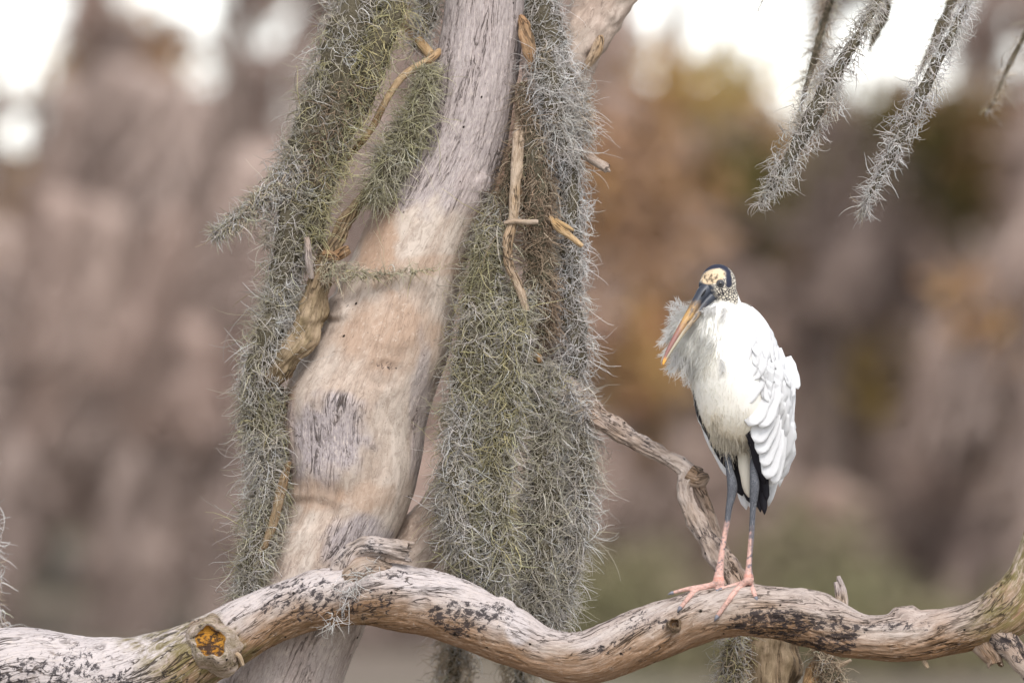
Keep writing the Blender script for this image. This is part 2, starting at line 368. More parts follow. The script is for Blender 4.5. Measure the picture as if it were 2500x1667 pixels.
for row, (yy, step) in enumerate(((42, 1.25), (50, 1.35), (59, 1.6))):
    xx = -8.6 - row * .6
    while xx < 8.8 + row * .6:
        spots.append((xx + rt.uniform(-.3, .3), yy + rt.uniform(-2.5, 2.5), rt.uniform(8.5, 12), rt.uniform(.10, .2))); xx += step
for s in spots:
    root, ns = far_tree(*s, 0)
    if ns >= 6: tag(root, 'blurred tree with rust-orange autumn foliage among grey moss behind the perch', 'tree', 'rust-leaved trees of the blurred woods')
    else: tag(root, 'blurred tree hung with mauve-grey moss beards behind the perch', 'tree', 'moss-hung trees of the blurred woods')
def far_wood():
    parts = []; rr = np.random.default_rng(9)
    for k in range(260):
        x = rr.uniform(-22, 22); y = rr.uniform(78, 96); h = rr.uniform(2.4, 4.3) * (1 + .1 * math.sin(x * .9)); wd = rr.uniform(.6, 1.3)
        V, F, G = sweep([(x, y, -.2, wd * .8), (x + rr.normal(0, .2), y, h * .4, wd), (x + rr.normal(0, .3), y, h * .75, wd * .8), (x + rr.normal(0, .3), y, h, wd * .25)], 14, 10, disp=lambda V, G, S, R: fbm(V * 1.6, 3) * R * .55)
        parts.append((V, F))
        n = 50; t = rr.uniform(.1, 1, n); ph = rr.uniform(0, 6.28, n); st = np.stack([x + np.cos(ph) * wd, y + np.sin(ph) * wd, h * t], 1)
        pts = curl(st, np.stack([np.cos(ph) * .4 - .3, np.sin(ph) * .4, -np.ones(n)], 1), rr.uniform(.4, .9, n), 4, .8, .2, .1, rr)
        V, F, C = strands(pts, np.array([.05, .05, .035, .01])[None] * np.ones((n, 1)), np.zeros((n, 3))); parts.append((V, F))
    V, F = merge(parts); g = NG('far_wood_mass'); ob = g.n('TexCoord').outputs['Object']; n = g.noise(ob, .8, 4); n2 = g.noise(ob, .35, 3)
    c = g.mix(g.step(.35, .65, n), (.26, .195, .17), (.46, .36, .32)); c = g.mix(g.math('MULTIPLY', g.step(.5, .65, n2), .6), c, (.30, .17, .08))
    tag(link('distant_wood', mesh_data('distant_wood', V, F), g.finish(c, .95)), 'brown mass of distant swamp woods closing the view', 'woods', kind='stuff')
far_wood()
def shrub(px, py_top, y, wd, label, mat, n):
    b = Q(px, 900, y); s = (D + y) / D / 1000 * K_; h = CAMZ - (py_top - 784) * s; b[2] = 0
    root = empty('shrub', (b[0], y, -.08)); tag(root, label, 'shrub', 'blurred shrubs at the foot of the woods')
    V, F, G = sweep([(0, 0, 0, .03), (.05, 0, h * .4 + .05, .02), (0, .05, h * .8 + .08, .008)], 8, 6); st = link('stem', mesh_data('stem', V, F), M_FTRUNK); st.parent = root
    for k in range(n):
        me = SPR[rt.randrange(6)].copy(); me.materials.append(mat)
        z = h * rt.uniform(.12, .95); q = wd * math.sqrt(max(.1, 1 - (z / h) ** 2)); sc = rt.uniform(.6, .95)
        add_inst('leaf_spray', me, mat, root, (b[0] + rt.uniform(-q, q), y + rt.uniform(-.4, .4), z - .1), (sc, sc, sc), (rt.uniform(-.5, .5), rt.uniform(-.5, .5), rt.uniform(0, 6)))
M_GREEN = obj_tint('green_foliage', [(.20, .20, .10), (.27, .25, .14), (.24, .20, .12), (.30, .26, .17)])
for px, pt, y, wd, n in ((1390, 1310, 36, .35, 13), (1450, 1320, 37, .3, 9), (1850, 1210, 38, .3, 10), (1970, 1390, 37, .35, 7), (2100, 1420, 36, .4, 6), (2240, 1440, 36.5, .4, 6), (1600, 1440, 35.5, .4, 5)):
    shrub(px, pt, y, wd, 'blurred low green shrub at the foot of the far woods', M_GREEN, n)

# ------------------------------------------------------------------ the dead tree
TY = 0.235                                   # depth of the trunk's axis behind the perch limb
tree = empty('dead_tree', Q(560, 2853, TY)); tree.location.z = 0
tag(tree, 'gnarled pale dead tree trunk bulging and leaning, with bare grey branches', 'tree')
TR = [(1150, -700, 70), (1135, -300, 82), (1115, 0, 90), (1104, 100, 95), (1090, 200, 100), (1066, 300, 106), (1028, 400, 122), (992, 480, 132), (955, 560, 135), (922, 640, 142), (895, 720, 150), (868, 800, 167),
      (826, 900, 175), (815, 980, 163), (814, 1060, 154), (797, 1150, 147), (771, 1220, 144), (738, 1300, 142), (688, 1445, 147), (645, 1568, 145), (600, 1750, 160), (570, 2200, 190), (560, 2600, 240), (550, 2870, 330)]
def trunk_masks(V):
    xy = toQ(V); n = fbm(V * 14, 3) * .35; n2 = fbm(V * np.array([30, 30, 8]), 3) * .3
    R = np.clip((1 - sstep(455, 520, xy[:, 1] + n * 150 - 40 * sstep(900, 800, xy[:, 0]))) * .8 + blob(xy, 748, 1005, 105, 112, n) + blob(xy, 815, 1240, 85, 60, n) * .9 + blob(xy, 970, 1010, 30, 240, n2) * .6 + sstep(1270, 1420, xy[:, 1]) * .5, 0, 1)
    R *= 1 - blob(xy, 880, 560, 60, 90, n) * .9
    Gm = np.clip(blob(xy, 868, 540, 55, 110, n) * 1.0 + blob(xy, 890, 770, 120, 90, n) * .65 + blob(xy, 1010, 610, 130, 26, n) * .5 + blob(xy, 1085, 450, 40, 60, n) * .5 + blob(xy, 725, 1135, 80, 45, n) * .6 + blob(xy, 660, 980, 22, 150, n) * .8 + blob(xy, 850, 1140, 70, 40, n) * .6, 0, 1)
    B = np.clip(blob(xy, 893, 838, 38, 14, n) * 1.0 + blob(xy, 785, 705, 34, 22, n) * .75 + blob(xy, 868, 530, 26, 60, n) * .55 + blob(xy, 1000, 900, 22, 120, n) * .3 + blob(xy, 842, 1152, 10, 9) * .9 + blob(xy, 700, 1240, 60, 30, n) * .2, 0, 1)
    return np.stack([R, Gm, B, np.zeros(len(V))], 1)
def trunk_disp(V, G, S, Rr):
    xy = toQ(V); m = trunk_masks(V)[:, 0]; front = 1 - sstep(.15, .3, V[:, 1])
    fr = fbm(np.stack([S * 9, G[:, 1] * 130, G[:, 2] * 130], 1), 3)
    d = fbm(V * 5, 2) * .007 + fbm(V * np.array([22, 22, 7]), 3) * .0022 + fr * (.0008 + .0016 * m)
    ck = perlin(np.stack([S * 5 + 3, G[:, 1] * 34, G[:, 2] * 34], 1)); d -= np.exp(-(ck / .035) ** 2) * .004 * m
    d += front * (blob(xy, 772, 706, 36, 30) * .016 + blob(xy, 760, 1000, 120, 130) * .018 - blob(xy, 880, 860, 60, 34) * .006 + blob(xy, 1110, 425, 22, 26) * .008 - blob(xy, 700, 1180, 90, 40) * .010 + blob(xy, 900, 740, 90, 70) * .006)
    return d
V, F, G = sweep([(*Q(x, y, TY), r * K_ / 1000) for x, y, r in TR], 780, 230, True, trunk_disp)
tr = link('trunk', mesh_data('trunk', V, F, grain=G, mask=trunk_masks(V)), M_TRUNK, tree)

def mk0(V, r=0, g=0, b=0, a=0):
    n = fbm(V * 16, 3) * .5; return np.clip(np.stack([r * (.6 + n), g * (.7 + n), b * (.6 + n * 1.4), a * (.8 + n)], 1), 0, 1)
def rough(amp=1.0, low=6.0, knob=1.0, groove=0.0):
    def f(V, G, S, R):
        fr = fbm(np.stack([S * 14, G[:, 1] * 150, G[:, 2] * 150], 1), 3)
        ck = perlin(np.stack([S * 8, G[:, 1] * 60, G[:, 2] * 60], 1))
        gv = -np.abs(perlin(np.stack([S * 6, G[:, 1] * 75, G[:, 2] * 75], 1))) - .5 * np.abs(perlin(np.stack([S * 14, G[:, 1] * 150, G[:, 2] * 150], 1)))
        return groove * gv + amp * (fbm(V * low * 2.5, 3) * R * .14 * knob + fr * .0011 - np.exp(-(ck / .06) ** 2) * np.minimum(R * .14, .003))
    return f
def branch(name, rows, n, seg, mat, parent, m=(0, 0, 0, 0), hollow=0, amp=1.0, knob=1.0, label=None, groove=0.0):
    V, F, G = sweep([(*Q(x, y, d), r * K_ / 1000) for x, y, d, r in rows], n, seg, disp=rough(amp, knob=knob, groove=groove), hollow=hollow)
    o = link(name, mesh_data(name, V, F, grain=G, mask=mk0(V, *m)), mat, parent)
    if label: o['label'] = label
    return o
# second stem behind the right-hand moss and what grows from it
branch('stem', [(1560, -420, .40, 60), (1470, -160, .40, 68), (1400, -20, .38, 66), (1345, 70, .37, 62), (1300, 160, .37, 64), (1275, 280, .37, 62), (1262, 480, .37, 60), (1265, 700, .37, 58), (1240, 850, .37, 56), (1120, 1020, .36, 56), (1010, 1190, .33, 62), (930, 1290, .30, 66), (850, 1370, .28, 60)], 330, 64, M_TRUNK, tree, (.2, .35, .25, 0))
branch('branch', [(1225, 800, .33, 28), (1262, 850, .27, 31), (1300, 893, .22, 30), (1370, 955, .17, 29), (1450, 1008, .13, 24), (1530, 1050, .10, 22), (1578, 1080, .09, 25), (1573, 1122, .085, 21), (1594, 1185, .08, 25), (1640, 1262, .075, 28), (1685, 1325, .06, 36), (1712, 1380, .03, 46)], 420, 48, M_LIMB, tree, (.45, .1, .8, 0), knob=1.8, groove=.007)
branch('twig', [(1585, 1085, .09, 26), (1605, 1098, .085, 24), (1618, 1096, .08, 16), (1628, 1092, .08, 6)], 40, 24, M_LIMB, tree, (0, .2, .8, 0), knob=2.5)
branch('twig', [(1600, 1108, .09, 17), (1622, 1160, .10, 14), (1648, 1230, .10, 13), (1672, 1290, .09, 14)], 80, 20, M_LIMB, tree, (.2, .2, .15, 0))
branch('splinter', [(1196, 40, .20, 10), (1208, 80, .165, 17), (1216, 120, .155, 14), (1222, 165, .16, 5)], 60, 20, M_BROWN, tree, (0, 1, .2, 0), knob=2.5)
branch('bark_flake', [(1378, 76, .33, 5), (1376, 100, .31, 12), (1362, 130, .305, 13), (1345, 155, .31, 9), (1333, 163, .31, 3)], 50, 16, M_TWIG, tree, (0, .2, .7, 0), knob=2)
# vine-like brown stem hugging the left side
branch('twig', [(905, 30, .34, 10), (945, 75, .30, 12), (990, 128, .24, 12)], 60, 16, M_GOLD, tree, (0, .5, 0, 0))
branch('twig', [(1010, 118, .2, 9), (985, 140, .17, 9.5), (930, 172, .15, 9), (892, 222, .15, 8.5), (855, 292, .16, 8), (815, 345, .17, 7), (790, 372, .18, 5)], 120, 16, M_GOLD, tree, (.1, .25, .05, 0))
branch('stem', [(925, 330, .24, 10), (880, 395, .19, 15), (840, 445, .155, 17), (800, 500, .14, 19), (775, 550, .13, 21), (752, 592, .125, 26), (738, 640, .12, 30), (722, 700, .115, 38), (700, 765, .11, 40), (655, 825, .115, 36), (618, 872, .13, 30), (596, 905, .15, 22)], 330, 80, M_BROWN, tree, (.1, .2, .6, .4), knob=1.5, amp=1.3, groove=.016)
branch('twig', [(770, 590, .11, 12), (790, 578, .10, 12), (803, 572, .10, 9)], 30, 14, M_BROWN, tree, (0, .6, .4, 0), knob=2)
branch('twig', [(745, 585, .10, 13), (762, 590, .09, 12), (775, 600, .09, 8)], 30, 14, M_BROWN, tree, (0, .6, .5, 0), knob=2)
branch('twig', [(704, 545, .08, 8), (708, 575, .08, 8.5), (710, 605, .085, 9), (716, 640, .10, 6)], 60, 14, M_LIMB, tree, (.6, 0, .2, 0), hollow=.006)
branch('twig', [(664, 1060, .14, 8), (652, 1100, .12, 11), (640, 1150, .11, 12), (628, 1200, .11, 10), (612, 1240, .11, 8), (585, 1310, .13, 10), (565, 1370, .15, 9)], 140, 16, M_BROWN, tree, (0, .4, .2, .2), knob=2)
# bare twigs caught in the right-hand moss
branch('twig', [(1200, 250, .20, 14), (1190, 340, .12, 15), (1184, 430, .10, 13), (1178, 505, .09, 11), (1166, 560, .085, 12), (1170, 610, .085, 10), (1192, 660, .085, 10), (1210, 716, .09, 7)], 200, 20, M_TWIG, tree, (.1, .1, .25, 0), knob=1.6, hollow=.004)
branch('twig', [(1158, 512, .078, 4), (1180, 509, .075, 7), (1210, 510, .075, 6.5), (1236, 510, .078, 5)], 50, 12, M_TWIG, tree, (.3, 0, .2, 0), knob=2)
branch('splinter', [(1262, 498, .13, 5), (1282, 522, .115, 11), (1310, 543, .11, 9), (1338, 566, .11, 4)], 60, 12, M_GOLD, tree, (0, .3, .3, 0), knob=3)
branch('splinter', [(1275, 505, .12, 6), (1300, 520, .11, 6), (1318, 530, .11, 3)], 40, 10, M_GOLD, tree, (0, .1, .1, 0), knob=3)
branch('twig', [(1290, 320, .30, 11), (1340, 352, .23, 12), (1370, 372, .19, 11), (1396, 388, .17, 11)], 70, 20, M_LIMB, tree, (.2, 0, .3, 0), hollow=.008)
branch('twig', [(1225, 815, .2, 10), (1238, 822, .17, 9), (1242, 832, .16, 5)], 24, 12, M_GOLD, tree, (0, .9, .3, 0), knob=3)
# overhead boughs (above the frame) that carry the hanging moss
branch('branch', [(1150, -330, .25, 60), (1500, -330, .5, 48), (1900, -270, .6, 38), (2300, -230, .65, 30), (2650, -160, .7, 16)], 150, 24, M_LIMB, tree, (.2, .2, .3, 0))
branch('branch', [(1130, -340, .25, 58), (800, -380, .35, 46), (300, -330, .45, 34), (-300, -280, .5, 16)], 120, 24, M_LIMB, tree, (.2, .2, .3, 0))

# ------------------------------------------------------------------ the perch limb
limb = empty('dead_limb', Q(-1300, 2853, .3)); limb.location.z = 0
tag(limb, 'thick wavy bleached dead limb on which the stork stands', 'limb')
LB = [(-1300, 2900, .4, 130), (-700, 2150, .2, 122), (-300, 1690, .05, 113), (0, 1545, 0, 103), (200, 1562, 0, 98), (350, 1543, 0, 91), (480, 1487, 0, 76), (650, 1403, 0, 65), (830, 1365, 0, 73), (1000, 1390, 0, 74), (1150, 1451, 0, 68), (1250, 1499, 0, 58), (1350, 1509, 0, 61),
      (1480, 1460, 0, 66), (1600, 1416, 0, 61), (1700, 1401, 0, 61), (1850, 1421, 0, 62), (1980, 1459, 0, 54), (2100, 1461, 0, 57), (2230, 1440, 0, 55), (2310, 1402, 0, 66), (2372, 1330, .02, 64), (2425, 1200, .05, 60), (2500, 900, .12, 58), (2580, 500, .2, 52), (2620, 100, .28, 46), (2720, -400, .4, 36), (2700, -1000, .6, 26), (2850, -1700, .8, 8)]
def limb_masks(V):
    xy = toQ(V); n = fbm(V * 11, 3) * .5
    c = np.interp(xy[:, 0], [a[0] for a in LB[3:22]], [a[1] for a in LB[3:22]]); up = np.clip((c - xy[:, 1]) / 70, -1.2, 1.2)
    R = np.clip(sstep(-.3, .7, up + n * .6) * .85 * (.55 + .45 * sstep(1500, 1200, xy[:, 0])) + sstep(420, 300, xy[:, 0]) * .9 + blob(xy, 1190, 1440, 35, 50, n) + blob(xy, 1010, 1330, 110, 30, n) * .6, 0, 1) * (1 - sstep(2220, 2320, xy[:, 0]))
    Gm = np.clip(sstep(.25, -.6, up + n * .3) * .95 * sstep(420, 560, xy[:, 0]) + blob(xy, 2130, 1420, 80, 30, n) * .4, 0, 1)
    B = np.clip(blob(xy, 130, 1560, 260, 70, n) * .62 + blob(xy, 750, 1380, 170, 60, n) * .62 + blob(xy, 1060, 1420, 150, 50, n) * .75 + blob(xy, 900, 1320, 40, 20, n) * .6 + blob(xy, 1790, 1430, 150, 34, n) * .85 + blob(xy, 1900, 1475, 80, 24, n) * 1.1 + blob(xy, 2030, 1440, 70, 16, n) * .7 + blob(xy, 1480, 1430, 90, 30, n) * .5
                + blob(xy, 1390, 1490, 60, 25, n) * .5 + blob(xy, 2100, 1440, 60, 20, n) * .5 + .18, 0, 1)
    A = np.clip(blob(xy, 430, 1490, 150, 110, n) * .9 + sstep(2180, 2330, xy[:, 0] + n * 80 + up * 30) * .95 + sstep(-.2, -1, up) * .25 * blob(xy, 700, 1420, 220, 80, n), 0, 1)
    return np.stack([R, Gm, B, A], 1)
def limb_disp(V, G, S, R):
    xy = toQ(V); tw = S * 2.2                                     # the grain spirals a little
    g1 = G[:, 1] * np.cos(tw) - G[:, 2] * np.sin(tw); g2 = G[:, 1] * np.sin(tw) + G[:, 2] * np.cos(tw)
    fr = fbm(np.stack([S * 10, g1 * 120, g2 * 120], 1), 3); ck = perlin(np.stack([S * 4.5, g1 * 30, g2 * 30], 1)); ck2 = perlin(np.stack([S * 6 + 9, g1 * 52, g2 * 52], 1))
    gate = sstep(-.1, .35, fbm(V * 5 + 4, 2))
    d = fbm(V * 7, 2) * .006 + fbm(np.stack([S * 12, g1 * 40, g2 * 40], 1), 3) * .0026 + fr * .0014
    d -= np.exp(-(ck / .03) ** 2) * .0065 * gate + np.exp(-(ck2 / .04) ** 2) * .003
    d += blob(xy, 2075, 1402, 36, 20) * .014 + blob(xy, 1160, 1385, 28, 14) * .008 + blob(xy, 1870, 1365, 70, 16) * .006
    return d
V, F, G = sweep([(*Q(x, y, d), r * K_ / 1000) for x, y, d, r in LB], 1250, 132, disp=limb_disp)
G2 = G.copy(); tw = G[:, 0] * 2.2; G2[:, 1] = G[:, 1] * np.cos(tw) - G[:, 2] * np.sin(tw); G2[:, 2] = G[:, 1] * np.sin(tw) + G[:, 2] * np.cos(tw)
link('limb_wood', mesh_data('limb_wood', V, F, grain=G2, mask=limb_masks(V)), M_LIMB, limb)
LQ = np.array([(x, y, r) for x, y, d, r in LB[3:21]])
def limb_y(px, py):                         # depth of the limb's near surface under a photo pixel (2500 scale)
    x = px / K_; yc = np.interp(x, LQ[:, 0], LQ[:, 1]) * K_; r = np.interp(x, LQ[:, 0], LQ[:, 2]) * K_
    u = np.clip((py - yc) / r, -.98, .98); return -math.sqrt(1 - u * u) * r / 1000
branch('branch_stub', [(780, 1350, .0, 40), (792, 1310, .0, 38), (806, 1275, -.01, 31), (832, 1256, -.02, 26), (870, 1254, -.03, 26), (905, 1260, -.035, 27), (938, 1266, -.04, 26)], 150, 56, M_LIMB, limb, (.9, 0, .8, .1), hollow=.05, knob=1.6, groove=.009)
branch('branch_stub', [(800, 1335, -.03, 30), (830, 1312, -.035, 30), (860, 1306, -.03, 26), (900, 1318, -.02, 20)], 80, 40, M_LIMB, limb, (.4, .3, .1, .2), knob=1.5)
branch('branch_stub', [(2252, 1455, 0, 46), (2268, 1490, -.01, 30), (2282, 1512, -.015, 20), (2286, 1524, -.016, 18)], 60, 36, M_LIMB, limb, (0, .4, .1, 0), hollow=.008)
branch('branch', [(2270, 1430, -.01, 50), (2312, 1475, -.02, 34), (2345, 1515, -.03, 28), (2385, 1570, -.04, 26), (2500, 1800, -.05, 18)], 120, 40, M_LIMB, limb, (.3, .2, .9, 0), hollow=.01)
branch('snag', [(1936, 1410, .03, 13), (1935, 1370, .035, 13), (1931, 1345, .035, 10), (1926, 1322, .035, 4)], 50, 16, M_TWIG, limb, (1, 0, 0, 0), knob=2)
branch('snag', [(1928, 1400, .03, 9), (1924, 1360, .03, 8), (1919, 1336, .03, 5)], 30, 12, M_TWIG, limb, (1, 0, 0, 0), knob=2)
branch('twig', [(2118, 1508, -.01, 5), (2126, 1524, -.015, 5), (2131, 1533, -.015, 4)], 16, 10, M_TWIG, limb)
branch('twig', [(530, 1500, -.075, 7), (548, 1505, -.08, 6), (558, 1528, -.078, 4)], 24, 10, M_TWIG, limb, (0, 0, .4, 0), knob=2)
def knot(cx, cy, R, ax, name, inner, depth=.05, squash=1.15):
    c = P(cx * K_, cy * K_, limb_y(cx * K_, cy * K_)); ax = unit(np.array(ax, float)); e1 = unit(np.cross(ax, [0, 0, 1.])); e2 = np.cross(e1, ax); seg = 56; th = np.linspace(0, 2 * math.pi, seg, endpoint=False)
    prof = [(1.8, -.03), (1.55, -.004), (1.32, .012), (1.15, .021), (1.02, .024), (.92, .018), (.84, .010), (.6, .003), (.3, .007), (.02, .002)]
    rings = []
    for k, (f, h) in enumerate(prof):
        rr = R * f * (1 + .16 * np.sin(2 * th + 1) + .07 * np.sin(5 * th + k * .3)); rings.append(c + e1 * (np.cos(th) * rr)[:, None] + e2 * (np.sin(th) * rr * squash)[:, None] + ax * h)
    V = np.vstack(rings); V = V + fbm(V * 38, 4)[:, None] * ax * .009 + fbm(V * 30 + 7, 3)[:, None] * e1 * .006 + fbm(V * 30 + 17, 3)[:, None] * e2 * .006
    i = np.arange(len(prof) - 1)[:, None] * seg; j = np.arange(seg)[None]; k = (j + 1) % seg
    F = np.stack([i + j, i + k, i + seg + k, i + seg + j], 2); G = V * np.array([1, 1, 1.0])
    co = link(name, mesh_data(name, V, F[:5].reshape(-1, 4), grain=G, mask=mk0(V, .3, .3, .6, .6)), M_LIMB, limb)
    link('hollow', mesh_data('hollow', V, F[5:].reshape(-1, 4), grain=G, mask=mk0(V, 0, .8, .5, 0)), inner, co)
M_AMBER = wood('amber_hollow_wood', (.50, .27, .05), (.20, .08, .012), warm=(.40, .17, .02), holes=False, fine=1.2, mold=.12)
knot(486, 1476, .036, (-.15, -1, .25), 'knot', M_AMBER, squash=1.3)
knot(1548, 1436, .011, (.1, -1, .2), 'knot', M_BROWN)

# ------------------------------------------------------------------ spanish moss
TINT = dict(silver=(.68, .635, .615), grey=(.56, .515, .45), green=(.43, .405, .25), lime=(.56, .50, .29), brown=(.34, .25, .18), tan=(.58, .48, .37), white=(.80, .755, .745), sage=(.52, .485, .365))
def moss(name, label, ropes, cat='moss', group=None, seed=1, core=True, L=.052, rad=.0011, K=8, bend=2.7):
    rng = np.random.default_rng(seed); root = None; sp, cp = [], []
    for rp in ropes:
        path, n, tints = rp['path'], int(rp['n'] * 1.1), rp['t']; tl = rp.get('L', L); out = rp.get('out', .6)
        c, s = spline([(*Q(x, y, d), r * K_ / 1000) for x, y, d, r in path], 120); p = c[:, :3]; T = unit(np.gradient(p, axis=0))
        if root is None: root = empty(name, tuple(p[0])); tag(root, label, cat, group)
        t = rng.uniform(0, 1, n * 2) if 'bias' not in rp else rng.beta(*rp['bias'], n * 2)
        i = np.clip((t * 119).astype(int), 0, 119)
        ph = rng.uniform(0, 2 * math.pi, n * 2); keep = (np.sin(ph) < .35) | (rng.uniform(size=n * 2) < .3)
        i, ph = i[keep][:n], ph[keep][:n]; m = len(i)
        R = c[i, 3] * (.82 + .55 * perlin(np.stack([s[i] * 16 + seed, np.cos(ph) * 1.3 + seed * 3, np.sin(ph) * 1.3], 1)))
        rho = R * np.sqrt(rng.uniform(.25, 1.0, m))
        e1 = unit(np.cross(T[i], [0, 1., 0])); e2 = np.tile([0, 1., 0], (m, 1)); U = e1 * np.cos(ph)[:, None] + e2 * np.sin(ph)[:, None] * .9
        st = p[i] + U * rho[:, None]; hang = unit(T[i] + np.array([0, 0, -.4]))
        d0 = hang * .40 + U * rng.uniform(.0, 1.0, (m, 1)) * out + rng.normal(0, .62, (m, 3))
        Ln = tl * np.exp(rng.normal(0, .38, m)); pts = curl(st, d0, Ln, K, bend, .15, .05, rng)
        rr = rad * np.exp(rng.normal(0, .22, (m, 1))) * np.linspace(1.05, .30, K)[None]
        names = list(tints); pr = np.array([tints[q] for q in names], float); pr /= pr.sum()
        cl = np.array([TINT[q] for q in names]); zone = perlin(st * np.array([22, 22, 7]) + seed)         # tints come in streaks
        u = np.clip(rng.uniform(size=m) * .6 + (zone * .9 + .5) * .4, 0, .999); k = np.searchsorted(np.cumsum(pr), u).clip(0, len(names) - 1)
        C = np.clip(cl[k] * np.exp(rng.normal(0, .28, (m, 1))), 0, .85)
        sp.append(strands(pts, rr, C))
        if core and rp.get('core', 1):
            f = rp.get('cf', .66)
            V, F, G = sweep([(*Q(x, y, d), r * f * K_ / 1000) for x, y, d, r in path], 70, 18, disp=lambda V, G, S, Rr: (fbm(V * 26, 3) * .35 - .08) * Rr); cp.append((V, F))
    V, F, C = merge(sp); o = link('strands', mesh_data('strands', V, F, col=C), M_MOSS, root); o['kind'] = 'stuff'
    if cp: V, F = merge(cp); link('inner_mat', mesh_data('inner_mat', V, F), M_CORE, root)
    return root
SIL = dict(silver=4, grey=3, white=2, sage=1); GRN = dict(green=2.5, sage=2.5, lime=1, grey=2.5, silver=2.5, white=1.2); MIX = dict(green=1.5, lime=.7, sage=2, grey=3, silver=3, white=1.5)
BRN = dict(brown=5, tan=2, grey=1); DRK = dict(green=2, brown=3, grey=2)
# left-hand beards
moss('spanish_moss', 'long grey-green moss beard hanging left of the trunk from the top, with a side wisp', [
    dict(path=[(860, -260, .26, 70), (850, -40, .20, 80), (805, 80, .17, 86), (770, 180, .16, 82), (728, 280, .15, 74), (700, 380, .15, 66), (680, 470, .14, 62), (664, 560, .14, 58), (655, 650, .15, 52), (640, 740, .16, 40)], n=5200, t=MIX),
    dict(path=[(920, -200, .22, 40), (905, 0, .16, 44), (870, 110, .13, 46), (835, 210, .13, 40), (795, 300, .13, 34), (755, 400, .13, 34), (735, 470, .12, 32), (725, 560, .12, 22)], n=2300, t=dict(green=3, lime=3, sage=2, brown=1.5)),
    dict(path=[(800, 180, .10, 16), (770, 270, .095, 20), (735, 330, .10, 18), (728, 420, .10, 14)], n=330, t=DRK, core=1, cf=.8),
    dict(path=[(690, 350, .13, 34), (655, 405, .12, 34), (610, 450, .11, 30), (565, 490, .11, 24), (525, 515, .11, 17), (488, 542, .11, 9)], n=1300, t=dict(silver=3, sage=2, tan=1, white=2), L=.034, cf=.4)], seed=3)
moss('spanish_moss', 'shaggy grey moss hanging over the rotten brown stem at the trunk bulge', [
    dict(path=[(650, 650, .15, 36), (632, 720, .13, 46), (612, 790, .12, 54), (590, 860, .13, 50), (590, 930, .14, 48), (604, 1010, .14, 46), (612, 1090, .14, 46), (605, 1170, .14, 44), (592, 1250, .14, 42), (575, 1320, .14, 36), (560, 1380, .14, 24)], n=4900, t=MIX),
    dict(path=[(630, 890, .17, 30), (640, 980, .17, 28), (645, 1050, .17, 22), (630, 1140, .17, 20), (600, 1250, .17, 20), (575, 1350, .17, 16)], n=1300, t=dict(green=4, brown=2, sage=2)),
    dict(path=[(735, 625, .09, 22), (790, 628, .075, 18), (850, 630, .065, 8), (930, 626, .06, 3), (1060, 604, .06, 2)], n=420, t=dict(tan=2, sage=2, lime=1), core=0, L=.03, bias=(1, 2.4))], seed=5)
moss('spanish_moss', 'narrow green moss strip wedged between the thin twig and the trunk', [
    dict(path=[(985, 150, .15, 20), (970, 220, .14, 30), (945, 290, .13, 36), (910, 350, .12, 36), (880, 410, .12, 32), (862, 470, .12, 20)], n=1900, t=dict(green=4, sage=4, grey=2, silver=1)),
    dict(path=[(950, 250, .16, 16), (915, 310, .16, 16), (878, 370, .16, 12)], n=420, t=SIL, core=0)], seed=6)
moss('spanish_moss', 'pale tuft of moss in the fork above the thin twig', [
    dict(path=[(985, -120, .34, 30), (985, 0, .32, 34), (975, 60, .30, 30), (960, 110, .29, 18)], n=900, t=SIL)], seed=7)
# right-hand curtain
moss('spanish_moss', 'silvery moss sheath on the rear stem with the bare twig stub', [
    dict(path=[(1330, -420, .38, 6), (1290, -300, .34, 34), (1250, -140, .30, 56), (1240, 0, .27, 60), (1262, 100, .25, 62), (1275, 190, .23, 64), (1290, 280, .22, 52), (1302, 370, .22, 44), (1310, 470, .22, 42), (1312, 570, .22, 40), (1308, 660, .22, 38), (1318, 760, .22, 42), (1320, 830, .23, 40), (1308, 890, .24, 26)], n=5600, t=dict(white=4, silver=5, grey=2), L=.042),
    dict(path=[(1250, 110, .17, 30), (1262, 190, .15, 40), (1275, 280, .15, 36), (1290, 360, .15, 26)], n=1000, t=dict(white=3, silver=4, tan=1)),
    dict(path=[(1325, 180, .26, 18), (1332, 260, .24, 22), (1338, 330, .24, 20)], n=500, t=dict(tan=2, silver=3, white=2), core=0)], seed=8)
moss('spanish_moss', 'matted dead brown moss behind the bare crooked twig', [
    dict(path=[(1200, 190, .18, 14), (1212, 260, .16, 30), (1225, 350, .15, 44), (1232, 440, .15, 48), (1238, 530, .15, 46), (1240, 620, .15, 42), (1246, 700, .16, 34), (1252, 780, .18, 22)], n=3600, t=BRN, L=.034, out=.35, bend=1.1 if False else 1.1) if False else
    dict(path=[(1200, 190, .18, 14), (1212, 260, .16, 30), (1225, 350, .15, 44), (1232, 440, .15, 48), (1238, 530, .15, 46), (1240, 620, .15, 42), (1246, 700, .16, 34), (1252, 780, .18, 22)], n=3600, t=BRN, L=.034, out=.35),
    dict(path=[(1178, 330, .14, 10), (1166, 410, .14, 16), (1152, 480, .14, 16), (1145, 540, .14, 12)], n=520, t=dict(brown=4, green=2), L=.034)], seed=9, bend=1.2)
